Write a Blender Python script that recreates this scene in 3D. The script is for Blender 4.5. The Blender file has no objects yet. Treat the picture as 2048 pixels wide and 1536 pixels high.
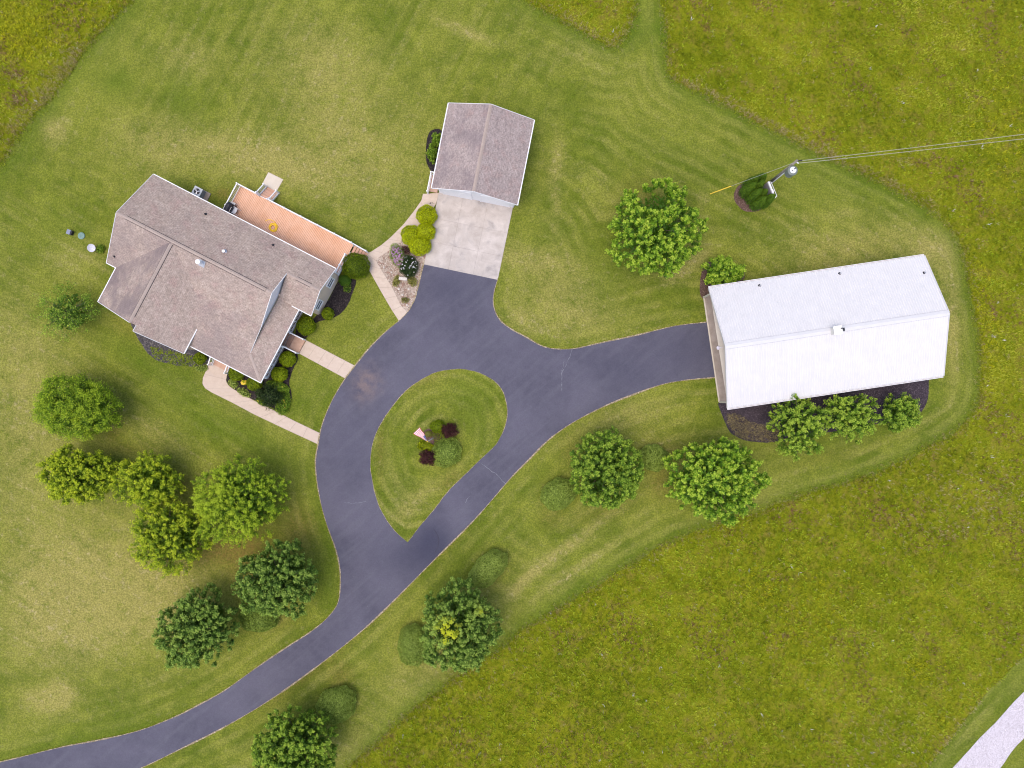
import bpy, math, random
import numpy as np
from mathutils import Vector, Matrix, Euler, geometry
random.seed(7); rng = np.random.default_rng(11)
S = bpy.context.scene; C = S.collection

# ---------------- camera, world, sun, exposure ----------------
H = 70.0; F = 1420.0
cam = bpy.data.cameras.new('camera'); cam_o = bpy.data.objects.new('camera', cam); C.objects.link(cam_o)
cam.sensor_width = 36.0; cam.lens = F/2048*36.0; cam.clip_start = 1.0; cam.clip_end = 6000
cam_o.location = (0, 0, H)
RM = Matrix.Rotation(math.atan(-6/F), 3, 'Y') @ Matrix.Rotation(math.atan(22/F), 3, 'X')
cam_o.rotation_euler = RM.to_euler()
S.camera = cam_o
SUN_EL, SUN_AZ = math.radians(73), math.radians(233)      # azimuth clockwise from +y: light from lower left
w = bpy.data.worlds.new("World"); S.world = w; w.use_nodes = True
nt = w.node_tree; nt.nodes.clear()
sky = nt.nodes.new('ShaderNodeTexSky'); sky.sky_type = 'NISHITA'; sky.sun_disc = False
sky.sun_elevation = SUN_EL; sky.sun_rotation = SUN_AZ; sky.air_density = 1.0; sky.dust_density = 3.0; sky.ozone_density = 1.0
bg = nt.nodes.new('ShaderNodeBackground'); bg.inputs[1].default_value = 0.15
wo = nt.nodes.new('ShaderNodeOutputWorld')
nt.links.new(sky.outputs[0], bg.inputs[0]); nt.links.new(bg.outputs[0], wo.inputs[0])
sl = bpy.data.lights.new('sun', 'SUN'); sl.energy = 0.86; sl.angle = math.radians(50); sl.color = (1.0, 0.88, 0.74)
so = bpy.data.objects.new('sun', sl); C.objects.link(so)
sd = Vector((math.sin(SUN_AZ)*math.cos(SUN_EL), math.cos(SUN_AZ)*math.cos(SUN_EL), math.sin(SUN_EL)))
so.rotation_euler = sd.to_track_quat('Z', 'Y').to_euler(); so.location = sd*100
vs = S.view_settings; vs.view_transform = 'Standard'; vs.look = 'None'; vs.gamma = 1; vs.use_curve_mapping = False
vs.exposure = 0.82; S.cycles.filter_width = 1.15

# ---------------- survey: photo pixel -> place at height z ----------------
def P(px, py, z=0.0):
    d = RM @ Vector(((px-1024)/F, (768-py)/F, -1.0)); t = (z-H)/d.z
    return Vector((d.x*t, d.y*t, z))
def P2(px, py, z=0.0):
    p = P(px, py, z); return (p.x, p.y)
M_PX = H/F     # metres per photo pixel on the ground

# ---------------- curves and polygons ----------------
def smooth(pts, closed=True, n=6, sharp=()):
    """Catmull-Rom through pts (2d tuples); indices in sharp stay corners."""
    pts = [Vector((p[0], p[1])) for p in pts]; N = len(pts); out = []
    segs = N if closed else N-1
    for i in range(segs):
        p1, p2 = pts[i], pts[(i+1) % N]
        p0 = pts[(i-1) % N] if (closed or i > 0) else p1
        p3 = pts[(i+2) % N] if (closed or i+2 < N) else p2
        m1 = (p2-p0)*0.5 if i not in sharp else (p2-p1)
        m2 = (p3-p1)*0.5 if ((i+1) % N) not in sharp else (p2-p1)
        L = (p2-p1).length
        for m in (m1, m2):
            if m.length > L: m *= L/m.length
        for k in range(n):
            t = k/n; t2 = t*t; t3 = t2*t
            q = p1*(2*t3-3*t2+1)+m1*(t3-2*t2+t)+p2*(-2*t3+3*t2)+m2*(t3-t2)
            out.append((q.x, q.y))
    if not closed: out.append((pts[-1].x, pts[-1].y))
    return out
def pxs(pts, z=0.0): return [P2(x, y, z) for x, y in pts]
def resample(poly, step, closed=True):
    p = np.array(poly + ([poly[0]] if closed else []), float)
    d = np.r_[0, np.cumsum(np.hypot(*np.diff(p, axis=0).T))]
    n = max(3, int(d[-1]/step)); s = np.linspace(0, d[-1], n, endpoint=not closed)
    return list(zip(np.interp(s, d, p[:, 0]), np.interp(s, d, p[:, 1])))
def jitter(poly, amp, seed=0):
    r = random.Random(seed); ph = [r.random()*9 for _ in range(6)]; out = []; N = len(poly)
    for i, (x, y) in enumerate(poly):
        a, b = poly[i-1], poly[(i+1) % N]; nx, ny = -(b[1]-a[1]), b[0]-a[0]; l = math.hypot(nx, ny) or 1
        s = amp*(math.sin(x*1.3+y*.9+ph[0])+math.sin(x*3.1-y*2.7+ph[1])*.6+r.uniform(-.7, .7))
        out.append((x+nx/l*s, y+ny/l*s))
    return out
def inside(P_, poly):
    x, y = P_[:, 0], P_[:, 1]; q = np.array(poly); r = np.zeros(len(x), bool); j = len(q)-1
    for i in range(len(q)):
        xi, yi = q[i]; xj, yj = q[j]
        if yi != yj: r ^= ((yi > y) != (yj > y)) & (x < (xj-xi)*(y-yi)/(yj-yi)+xi)
        j = i
    return r
def dist_poly(P_, poly, closed=True):
    q = np.array(poly); a = q if closed else q[:-1]; b = np.roll(q, -1, 0) if closed else q[1:]
    best = np.full(len(P_), 1e9)
    for i in range(len(a)):
        d = b[i]-a[i]; L = d@d+1e-12; t = np.clip(((P_-a[i])@d)/L, 0, 1)
        e = P_-a[i]-t[:, None]*d; best = np.minimum(best, (e*e).sum(1))
    return np.sqrt(best)

# ---------------- materials ----------------
class NT:
    def __init__(s, name):
        s.m = bpy.data.materials.new(name); s.m.use_nodes = True; s.t = s.m.node_tree; s.t.nodes.clear()
        s.out = s.t.nodes.new('ShaderNodeOutputMaterial')
    def n(s, typ, **kw):
        nd = s.t.nodes.new('ShaderNode'+typ); ins = kw.pop('ins', {})
        for k, v in kw.items(): setattr(nd, k, v)
        for k, v in ins.items(): s.set(nd.inputs[k], v)
        return nd
    def set(s, inp, v):
        if isinstance(v, bpy.types.NodeSocket): s.t.links.new(v, inp)
        elif isinstance(v, tuple) and len(v) == 3 and inp.type == 'RGBA': inp.default_value = (*v, 1)
        else: inp.default_value = v
    def coord(s, which='Object'): return s.n('TexCoord').outputs[which]
    def noise(s, sc, det=3, rough=.55, vec=None, dist=0.0):
        nd = s.n('TexNoise', ins={'Scale': sc, 'Detail': det, 'Roughness': rough, 'Distortion': dist})
        if vec is not None: s.set(nd.inputs['Vector'], vec)
        return nd.outputs[0]
    def map(s, vec, scale=(1, 1, 1), rot=(0, 0, 0)):
        return s.n('Mapping', ins={'Vector': vec, 'Scale': scale, 'Rotation': rot}).outputs[0]
    def ramp(s, fac, a, b, lo=0.0, hi=1.0):
        nd = s.n('MapRange', ins={'Value': fac, 'From Min': a, 'From Max': b, 'To Min': lo, 'To Max': hi}); nd.clamp = True
        return nd.outputs[0]
    def mix(s, fac, a, b, mode='MIX'):
        nd = s.n('Mix', data_type='RGBA', blend_type=mode)
        s.set(nd.inputs[0], fac); s.set(nd.inputs[6], a); s.set(nd.inputs[7], b); return nd.outputs[2]
    def math(s, op, a, b=0.0, c=None):
        nd = s.n('Math', operation=op); s.set(nd.inputs[0], a); s.set(nd.inputs[1], b)
        if c is not None: s.set(nd.inputs[2], c)
        return nd.outputs[0]
    def attr(s, name, out='Fac'):
        return s.n('Attribute', attribute_name=name).outputs[out]
    def bump(s, h, strength=.3, dist=.02): return s.n('Bump', ins={'Height': h, 'Strength': strength, 'Distance': dist}).outputs[0]
    def done(s, col, rough=.8, bump=None, metal=0.0, spec=.3, coat=0.0):
        p = s.n('BsdfPrincipled', ins={'Base Color': col, 'Roughness': rough, 'Metallic': metal, 'Specular IOR Level': spec})
        if bump is not None: s.set(p.inputs['Normal'], bump)
        s.t.links.new(p.outputs[0], s.out.inputs[0]); return s.m
MATS = {}
def plain(name, col, rough=.6, var=.12, sc=6.0, metal=0.0, spec=.3):
    if name in MATS: return MATS[name]
    k = NT(name); f = k.noise(sc, 4, .6, k.coord())
    lo = tuple(c*(1-var) for c in col); hi = tuple(min(1, c*(1+var)) for c in col)
    MATS[name] = k.done(k.mix(k.ramp(f, .3, .7), lo, hi), rough, metal=metal, spec=spec); return MATS[name]

# lawn
def lawn_mat():
    k = NT('mown_lawn'); co = k.coord()
    big = k.noise(.16, 3, .5, co); mid = k.noise(.7, 4, .6, co); sm = k.noise(3.2, 4, .65, co); fine = k.noise(14, 3, .8, co)
    dd = k.attr('dd')
    # mowing passes: streaks that follow the edges (dd is the distance from the mown edge)
    cb = k.n('CombineXYZ', ins={'X': dd, 'Y': k.math('MULTIPLY', k.n('SeparateXYZ', ins={'Vector': co}).outputs[0], .05), 'Z': k.math('MULTIPLY', k.n('SeparateXYZ', ins={'Vector': co}).outputs[1], .05)}).outputs[0]
    st = k.noise(1.5, 3, .65, cb)
    st2 = k.noise(1.0, 3, .6, k.map(k.map(co, rot=(0, 0, math.radians(30))), scale=(.06, 1.6, 1)))
    st3 = k.noise(1.0, 3, .6, k.map(k.map(co, rot=(0, 0, math.radians(-62))), scale=(.07, 1.3, 1)))
    sel = k.attr('sel')          # which mowing direction rules here
    stl = k.mix(k.attr('sel2'), st2, st3); stv = k.mix(sel, stl, st)
    g0 = (.082, .122, .006); g1 = (.156, .184, .014); dry = (.33, .285, .085); brown = (.19, .125, .035); lush = (.085, .135, .008); straw = (.40, .33, .16)
    v = k.math('ADD', k.math('MULTIPLY', mid, .55), k.math('MULTIPLY', big, .45))
    col = k.mix(k.ramp(v, .38, .62), g0, g1)
    sm_ = k.ramp(k.noise(.25, 3, .5, co), .38, .58, .12, 1)
    col = k.mix(k.math('MULTIPLY', sm_, k.ramp(stv, .42, .70, 0, .55)), col, (.25, .235, .055))
    col = k.mix(k.math('MULTIPLY', sm_, k.ramp(stv, .28, .44, .40, 0)), col, (.075, .10, .008))
    def passes(v, per): return k.ramp(k.n('Math', operation='SINE', ins={0: k.math('MULTIPLY', k.math('ADD', v, k.math('MULTIPLY', k.noise(.5, 2, .5, co), .9)), 6.283/per)}).outputs[0], -.5, .5)
    xx = k.n('SeparateXYZ', ins={'Vector': co}); l1 = k.math('ADD', k.math('MULTIPLY', xx.outputs[0], .5), k.math('MULTIPLY', xx.outputs[1], .866)); l2 = k.math('ADD', k.math('MULTIPLY', xx.outputs[0], .883), k.math('MULTIPLY', xx.outputs[1], -.469))
    ps = k.mix(sel, k.mix(k.attr('sel2'), passes(l1, 1.5), passes(l2, 1.6)), passes(dd, 1.35))
    col = k.mix(k.math('MULTIPLY', k.math('MULTIPLY', ps, sm_), k.math('ADD', .26, k.math('MULTIPLY', sel, .30))), col, (.250, .245, .055)); col = k.mix(k.math('MULTIPLY', k.math('SUBTRACT', 1.0, ps), k.math('MULTIPLY', sm_, k.math('ADD', .14, k.math('MULTIPLY', sel, .30)))), col, (.07, .11, .005))
    pt = k.noise(.38, 5, .68, co, .8); col = k.mix(k.ramp(pt, .50, .66, 0, .62), col, (.235, .258, .030)); col = k.mix(k.ramp(pt, .34, .48, .55, 0), col, (.078, .125, .005))
    p3 = k.noise(.11, 4, .6, co, .5); col = k.mix(k.ramp(p3, .46, .64, 0, .55), col, (.215, .232, .030)); col = k.mix(k.ramp(p3, .36, .47, .40, 0), col, (.088, .130, .005))
    dn = k.math('MULTIPLY', k.ramp(k.math('ADD', k.math('MULTIPLY', sm, .5), k.math('MULTIPLY', mid, .5)), .30, .55), k.attr('dry'))
    col = k.mix(k.math('MINIMUM', dn, .85), col, dry)
    col = k.mix(k.math('MULTIPLY', k.ramp(k.math('ADD', k.math('MULTIPLY', k.noise(2.0, 5, .7, co, .6), .7), k.math('MULTIPLY', stv, .3)), .54, .66), k.ramp(k.attr('dry'), .0, .8, .12, .9)), col, straw)
    col = k.mix(k.math('MULTIPLY', k.attr('lush'), k.ramp(mid, .3, .6, .4, .9)), col, lush)
    col = k.mix(k.math('MULTIPLY', k.attr('brown'), k.ramp(sm, .35, .6, .35, .95)), col, brown)
    col = k.mix(k.ramp(k.noise(7.0, 3, .7, co), .40, .62, .55, 0), col, k.mix(.62, col, (.05, .075, .008)))
    f2 = k.ramp(k.noise(7, 4, .85, co), .32, .68, .74, 1.26)
    col = k.mix(1.0, col, k.n('CombineXYZ', ins={'X': f2, 'Y': f2, 'Z': f2}).outputs[0], 'MULTIPLY')
    h = k.math('ADD', k.math('MULTIPLY', fine, .6), k.math('MULTIPLY', sm, .4))
    return k.done(col, .9, k.bump(h, .6, .06), spec=.1)
def field_mat():
    k = NT('field_soil_and_stubble'); co = k.coord()
    a = k.noise(.12, 4, .6, co); b = k.noise(.7, 5, .65, co); f = k.noise(9, 4, .7, co)
    col = k.mix(k.ramp(a, .35, .65), (.165, .195, .007), (.255, .262, .013))
    col = k.mix(k.ramp(b, .48, .66), col, (.24, .20, .035)); col = k.mix(k.ramp(b, .34, .46, .55, 0), col, (.10, .14, .006))
    col = k.mix(k.ramp(f, .3, .7, .55, 0), col, (.07, .09, .004))
    return k.done(col, .95, k.bump(f, .8, .1), spec=.05)
def asphalt_mat():
    k = NT('sealed_asphalt'); co = k.coord()
    a = k.noise(.22, 3, .5, co, .5); b = k.noise(1.3, 4, .6, co, .3); f = k.noise(22, 3, .8, co); sp = k.noise(2.4, 6, .8, co)
    st = k.noise(1.0, 3, .6, k.map(k.map(co, rot=(0, 0, math.radians(-40))), scale=(.12, 1.5, 1)))
    col = k.mix(k.ramp(a, .35, .65), (.074, .070, .098), (.102, .096, .130))
    col = k.mix(k.ramp(b, .35, .7, 0, .45), col, (.112, .110, .140))
    col = k.mix(k.ramp(st, .5, .68, 0, .35), col, (.122, .120, .148))
    col = k.mix(k.attr('patch'), col, (.050, .050, .080))
    col = k.mix(k.math('MULTIPLY', k.attr('stain'), k.ramp(b, .3, .6)), col, (.17, .13, .13))
    col = k.mix(k.ramp(sp, .66, .78, 0, .6), col, (.21, .20, .22))
    f2 = k.ramp(k.noise(9, 4, .9, co), .3, .7, .84, 1.16)
    col = k.mix(1.0, col, k.n('CombineXYZ', ins={'X': f2, 'Y': f2, 'Z': f2}).outputs[0], 'MULTIPLY')
    return k.done(col, .85, k.bump(f, .35, .01), spec=.25)
def concrete_mat(name, c0, c1, stain, amt, sc=1.2):
    k = NT(name); co = k.coord(); a = k.noise(sc, 5, .65, co, .4); b = k.noise(.5, 4, .6, co, .8); f = k.noise(20, 3, .8, co)
    col = k.mix(k.ramp(a, .35, .65), c0, c1)
    col = k.mix(k.ramp(k.math('MULTIPLY', b, a), .26, .40, 0, amt), col, stain)
    col = k.mix(k.ramp(f, .3, .7, 0, .35), col, tuple(x*.72 for x in c0))
    return k.done(col, .85, k.bump(f, .25, .008), spec=.2)
def shingle_mat(name, c0, c1, dark):
    k = NT(name); co = k.coord('UV')
    br = k.n('TexBrick', ins={'Vector': co, 'Scale': 1.0, 'Color1': (.45, .45, .45), 'Color2': (1, 1, 1), 'Mortar': (.22, .22, .22), 'Mortar Size': .014, 'Brick Width': .34, 'Row Height': .145, 'Bias': 0.0})
    wc = k.coord(); a = k.noise(.35, 4, .6, wc, .4); b = k.noise(1.6, 4, .65, wc); f = k.noise(9, 3, .8, wc); red = k.noise(.9, 3, .6, wc)
    col = k.mix(k.ramp(b, .3, .7), c0, c1)
    col = k.mix(k.ramp(red, .52, .72, 0, .6), col, (.42, .28, .25))
    f_ = k.noise(6, 2, .7, wc); col = k.mix(k.ramp(f_, .34, .52, .45, 0), col, tuple(x*.5 for x in c0))
    col = k.mix(k.ramp(f_, .54, .70, 0, .30), col, tuple(min(1, x*1.45) for x in c1))
    col = k.mix(k.math('MULTIPLY', k.attr('weather'), k.ramp(a, .36, .6)), col, dark)
    col = k.mix(.34, col, br.outputs[0], 'MULTIPLY')
    return k.done(col, .9, k.bump(k.math('ADD', f, br.outputs[1]), .5, .012), spec=.15)
def gravel_mat(name, cs, sc=9.0, dark=.5):
    k = NT(name); co = k.coord(); v = k.n('TexVoronoi', ins={'Vector': co, 'Scale': sc}); v2 = k.n('TexVoronoi', ins={'Vector': co, 'Scale': sc}); v2.feature = 'DISTANCE_TO_EDGE'
    r = k.n('SeparateColor', ins={'Color': v.outputs['Color']})
    col = k.mix(r.outputs[0], cs[0], cs[1]); col = k.mix(k.ramp(r.outputs[1], .6, .9), col, cs[2])
    col = k.mix(k.ramp(v2.outputs[0], 0, .12, 1, 0), col, tuple(c*dark*.5 for c in cs[0]))
    col = k.mix(k.ramp(k.noise(.9, 4, .6, co), .35, .65, .4, 0), col, tuple(c*dark for c in cs[0]))
    return k.done(col, .95, k.bump(v2.outputs[0], .8, .03), spec=.1)
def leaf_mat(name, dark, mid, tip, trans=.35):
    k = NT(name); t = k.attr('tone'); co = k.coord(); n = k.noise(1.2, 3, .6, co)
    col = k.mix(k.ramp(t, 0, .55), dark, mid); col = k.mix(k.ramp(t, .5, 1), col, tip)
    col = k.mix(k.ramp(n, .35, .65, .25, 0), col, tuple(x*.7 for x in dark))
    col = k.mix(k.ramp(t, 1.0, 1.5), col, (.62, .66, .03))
    p = k.n('BsdfPrincipled', ins={'Base Color': col, 'Roughness': .55, 'Specular IOR Level': .25})
    tr = k.n('BsdfTranslucent', ins={'Color': k.mix(.5, col, tip)})
    mx = k.n('MixShader', ins={0: trans}); k.t.links.new(p.outputs[0], mx.inputs[1]); k.t.links.new(tr.outputs[0], mx.inputs[2])
    k.t.links.new(mx.outputs[0], k.out.inputs[0]); return k.m
def bark_mat():
    k = NT('bark'); co = k.coord(); f = k.noise(5, 5, .7, k.map(co, (3, 3, .6)))
    return k.done(k.mix(k.ramp(f, .3, .7), (.06, .045, .032), (.17, .13, .095)), .95, k.bump(f, .8, .03))
def deck_mat(name, c0, c1):
    k = NT(name); co = k.coord(); a = k.noise(.8, 3, .6, co); b = k.noise(2, 4, .7, k.map(co, (7, .5, 1))); pu = k.attr('tone')
    col = k.mix(k.ramp(a, .35, .65), c0, c1); col = k.mix(k.ramp(pu, 0, 1, 0, .35), col, tuple(x*.86 for x in c0))
    col = k.mix(k.ramp(b, .4, .7, 0, .35), col, tuple(min(1, x*1.15) for x in c1))
    return k.done(col, .7, spec=.2)
def siding_mat(name, col):
    k = NT(name); co = k.coord(); z = k.n('SeparateXYZ', ins={'Vector': co}).outputs[2]
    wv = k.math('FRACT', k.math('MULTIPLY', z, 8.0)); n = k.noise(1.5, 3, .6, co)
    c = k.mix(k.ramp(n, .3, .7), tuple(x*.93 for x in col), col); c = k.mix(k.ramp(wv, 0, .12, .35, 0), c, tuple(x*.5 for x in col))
    return k.done(c, .6, k.bump(wv, .4, .015), spec=.3)
LAWN = lawn_mat(); FIELD = field_mat(); ASPHALT = asphalt_mat()
PADC = concrete_mat('weathered_driveway_concrete', (.43, .375, .335), (.60, .535, .49), (.30, .27, .255), .85, .8)
WALKC = concrete_mat('exposed_aggregate_walk', (.53, .42, .335), (.62, .51, .415), (.42, .32, .28), .35, 2.5)
PALEC = concrete_mat('pale_concrete', (.58, .50, .40), (.66, .58, .48), (.45, .38, .30), .3)
APRONC = concrete_mat('barn_apron_concrete', (.30, .24, .20), (.41, .34, .29), (.22, .17, .14), .6)
SHING = shingle_mat('weathered_shingles', (.385, .30, .25), (.48, .385, .33), (.24, .19, .185))
SHING2 = shingle_mat('garage_shingles', (.355, .285, .265), (.45, .37, .345), (.21, .17, .18))
CAPM = concrete_mat('ridge_cap_shingle', (.36, .285, .245), (.44, .355, .31), (.28, .23, .21), .4, 4.0)
MULCH = gravel_mat('dark_rubber_mulch', [(.05, .038, .048), (.085, .068, .082), (.13, .10, .12)], 12)
MULCHB = gravel_mat('black_mulch', [(.025, .02, .022), (.05, .04, .04), (.09, .07, .065)], 12)
MULCHR = gravel_mat('red_brown_mulch', [(.12, .07, .055), (.19, .12, .10), (.24, .16, .13)], 12)
ROCKS = gravel_mat('pale_river_rock', [(.44, .34, .27), (.60, .50, .42), (.33, .20, .15)], 7, .7)
GREYR = gravel_mat('grey_river_rock', [(.07, .065, .07), (.12, .11, .12), (.20, .18, .17)], 9)
ROADG = gravel_mat('white_gravel_road', [(.62, .56, .60), (.72, .67, .72), (.50, .45, .48)], 10, .85)
EDGE = gravel_mat('dry_soil_edge', [(.42, .33, .22), (.54, .44, .31), (.28, .24, .12)], 6)
WHITE = plain('white_vinyl', (.80, .79, .80), .45, .04)
ROOFW = plain('white_ribbed_steel', (.61, .595, .60), .45, .035, 1.2); RIBW = plain('white_rib_steel', (.67, .65, .66), .45, .03, 1.2)
SIDE = siding_mat('tan_lap_siding', (.76, .59, .47)); SIDEW = siding_mat('white_lap_siding', (.84, .82, .83)); SIDEB = siding_mat('cream_barn_steel', (.62, .56, .49))
GLASS = plain('window_glass', (.07, .09, .11), .12, .3, 2, spec=.6)
BLACK = plain('black_metal', (.02, .02, .028), .45); HOSEY = 0; GREY = plain('grey_paint', (.36, .36, .39), .5); STEEL = plain('galvanised_steel', (.5, .5, .53), .35, .1, 5, .7)
DECK = deck_mat('composite_deck', (.66, .36, .22), (.73, .44, .30)); DECKS = deck_mat('stair_tread_composite', (.52, .29, .20), (.60, .37, .27))
PORCHW = deck_mat('porch_boards', (.25, .15, .11), (.32, .2, .15)); BRICKS = concrete_mat('pink_paver', (.50, .31, .22), (.60, .40, .30), (.4, .26, .2), .4, 3)
BARK = bark_mat(); POLEW = plain('weathered_pole', (.25, .22, .185), .85, .25, 3)
MAPLE_D = leaf_mat('maple_leaves_dark', (.032, .080, .007), (.115, .225, .022), (.40, .54, .09))
MAPLE_M = leaf_mat('maple_leaves_mid', (.034, .092, .005), (.145, .28, .015), (.44, .58, .06))
MAPLE_B = leaf_mat('maple_leaves_bright', (.035, .11, .005), (.185, .36, .013), (.56, .70, .07))
LOCUST = leaf_mat('locust_leaves', (.045, .11, .004), (.26, .38, .008), (.66, .72, .03))
LOCUSTG = leaf_mat('fine_green_leaves', (.035, .095, .004), (.20, .34, .008), (.50, .62, .03))
BOX = leaf_mat('boxwood_leaves', (.035, .07, .002), (.22, .31, .004), (.42, .50, .01), .25)
BOXY = leaf_mat('golden_leaves', (.13, .17, .001), (.52, .60, .003), (.80, .84, .01), .3)
YEW = leaf_mat('clipped_hedge_leaves', (.10, .16, .016), (.31, .42, .06), (.50, .58, .13), .2)
DARKG = leaf_mat('dark_green_leaves', (.014, .030, .010), (.035, .070, .016), (.08, .12, .03))
PURP = leaf_mat('purple_leaves', (.020, .006, .008), (.05, .014, .016), (.11, .035, .03), .2)
ARBOR = leaf_mat('arborvitae_leaves', (.025, .07, .006), (.09, .19, .010), (.19, .30, .018), .2)
PERENN = leaf_mat('perennial_leaves', (.04, .10, .010), (.14, .30, .02), (.30, .42, .04))
GRASSY = leaf_mat('golden_grass_leaves', (.14, .15, .02), (.32, .31, .06), (.46, .43, .12))
FGRASS = leaf_mat('field_grass_blades', (.16, .20, .006), (.345, .40, .010), (.68, .68, .08), .38)
FWEED = leaf_mat('field_weed_leaves', (.16, .24, .006), (.36, .48, .012), (.60, .66, .06), .35)
FTAN = leaf_mat('dry_seed_heads', (.28, .22, .07), (.46, .38, .16), (.66, .56, .30), .3)
FBROWN = leaf_mat('brown_dead_weeds', (.16, .08, .04), (.30, .17, .09), (.44, .27, .17), .2)
FYEL = leaf_mat('yellow_green_weeds', (.20, .23, .004), (.46, .47, .008), (.62, .58, .02), .3)
PINKF = plain('purple_pink_petals', (.45, .22, .42), .6, .3, 20); WHITEF = plain('white_petals', (.78, .74, .80), .6, .1, 20); YELF = plain('yellow_petals', (.80, .55, .06), .6, .15, 20)
HOSE = plain('yellow_hose', (.90, .58, .02), .4); STONE = plain('pale_stone', (.56, .50, .44), .8, .15, 5)
RED = plain('flag_red', (.55, .04, .06), .6, .05); BLUE = plain('flag_blue', (.04, .05, .22), .6, .05); FLW = plain('flag_white', (.78, .76, .78), .6, .03)

# ---------------- mesh building ----------------
class MB:
    def __init__(s): s.v = []; s.f = []; s.m = []
    def add(s, vs_, fs, mi=0):
        o = len(s.v); s.v += [tuple(v) for v in vs_]; s.f += [tuple(i+o for i in f) for f in fs]; s.m += [mi]*len(fs); return s
    def box(s, c, d, rz=0.0, mi=0):
        x, y, z = (q/2 for q in d); cs, sn = math.cos(rz), math.sin(rz); vs_ = []
        for k in (-z, z):
            for (i, j) in ((-x, -y), (x, -y), (x, y), (-x, y)): vs_.append((c[0]+i*cs-j*sn, c[1]+i*sn+j*cs, c[2]+k))
        return s.add(vs_, [(3, 2, 1, 0), (4, 5, 6, 7), (0, 1, 5, 4), (1, 2, 6, 5), (2, 3, 7, 6), (3, 0, 4, 7)], mi)
    def beam(s, a, b, wd, ht, mi=0, up=(0, 0, 1)):
        a, b = Vector(a), Vector(b); d = (b-a).normalized(); u = Vector(up)
        if abs(d.dot(u)) > .98: u = Vector((1, 0, 0))
        r = d.cross(u).normalized()*wd/2; t = r.cross(d).normalized()*ht/2
        vs_ = [a-r-t, a+r-t, a+r+t, a-r+t, b-r-t, b+r-t, b+r+t, b-r+t]
        return s.add(vs_, [(0, 1, 2, 3), (7, 6, 5, 4), (0, 4, 5, 1), (1, 5, 6, 2), (2, 6, 7, 3), (3, 7, 4, 0)], mi)
    def tube(s, pts, r, n=8, mi=0, caps=True):
        pts = [Vector(p) for p in pts]; rs = r if isinstance(r, (list, tuple)) else [r]*len(pts); o = len(s.v); ring = None
        for i, p in enumerate(pts):
            d = (pts[min(i+1, len(pts)-1)]-pts[max(i-1, 0)]).normalized()
            u = Vector((0, 0, 1)) if abs(d.z) < .9 else Vector((1, 0, 0)); a = d.cross(u).normalized(); b = d.cross(a)
            s.v += [tuple(p+a*rs[i]*math.cos(2*math.pi*k/n)+b*rs[i]*math.sin(2*math.pi*k/n)) for k in range(n)]
        for i in range(len(pts)-1):
            for k in range(n):
                s.f.append((o+i*n+k, o+i*n+(k+1) % n, o+(i+1)*n+(k+1) % n, o+(i+1)*n+k)); s.m.append(mi)
        if caps:
            s.f.append(tuple(o+k for k in range(n))[::-1]); s.m.append(mi); e = o+(len(pts)-1)*n; s.f.append(tuple(e+k for k in range(n))); s.m.append(mi)
        return s
    def lathe(s, c, prof, n=20, mi=0, sx=1, sy=1):
        o = len(s.v)
        for (r, z) in prof: s.v += [(c[0]+r*sx*math.cos(2*math.pi*k/n), c[1]+r*sy*math.sin(2*math.pi*k/n), c[2]+z) for k in range(n)]
        for i in range(len(prof)-1):
            for k in range(n): s.f.append((o+i*n+k, o+i*n+(k+1) % n, o+(i+1)*n+(k+1) % n, o+(i+1)*n+k)); s.m.append(mi)
        e = o+(len(prof)-1)*n; s.f.append(tuple(e+k for k in range(n))); s.m.append(mi)
        s.f.append(tuple(o+k for k in range(n))[::-1]); s.m.append(mi)
        return s
    def slab(s, poly, th, mi=0):
        """poly: 3-d ring (top, counter-clockwise), thickness downwards"""
        n = len(poly); top = [Vector(p) for p in poly]; bot = [p-Vector((0, 0, th)) for p in top]
        tr = geometry.tessellate_polygon([[Vector((p.x, p.y, 0)) for p in top]])
        fs = []
        for t in tr:
            a, b, c = (top[i] for i in t); up = (b-a).cross(c-a).z > 0
            t = tuple(t) if up else tuple(t)[::-1]; fs.append(t); fs.append(tuple(i+n for i in t[::-1]))
        area = sum(top[i].x*top[(i+1) % n].y-top[(i+1) % n].x*top[i].y for i in range(n))
        for i in range(n):
            j = (i+1) % n; fs.append((i, i+n, j+n, j) if area > 0 else (j, j+n, i+n, i))
        return s.add(top+bot, fs, mi)
    def build(s, name, mats, parent=None, smooth_=False, kind=None):
        me = bpy.data.meshes.new(name); me.from_pydata(s.v, [], s.f)
        mats = mats if isinstance(mats, (list, tuple)) else [mats]
        for m in mats: me.materials.append(m)
        if len(mats) > 1: me.polygons.foreach_set('material_index', s.m)
        if smooth_: me.polygons.foreach_set('use_smooth', [True]*len(s.f))
        me.update(); o = bpy.data.objects.new(name, me); C.objects.link(o)
        if parent: o.parent = parent
        if kind: o['kind'] = kind
        return o
def setattr_mesh(me, name, vals):
    a = me.attributes.new(name, 'FLOAT', 'POINT'); a.data.foreach_set('value', np.asarray(vals, np.float32))
def tag(o, label, cat, group=None):
    o['label'] = label; o['category'] = cat
    if group: o['group'] = group
    return o
def thing(name, loc, label, cat, group=None, rz=0.0):
    o = bpy.data.objects.new(name, None); o.empty_display_size = .3; C.objects.link(o); o.location = loc; o.rotation_euler = (0, 0, rz)
    return tag(o, label, cat, group)
def copy_tree(o, parent=None):
    c = o.copy(); C.objects.link(c)
    if parent: c.parent = parent
    for ch in list(o.children): copy_tree(ch, c)
    return c

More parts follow.
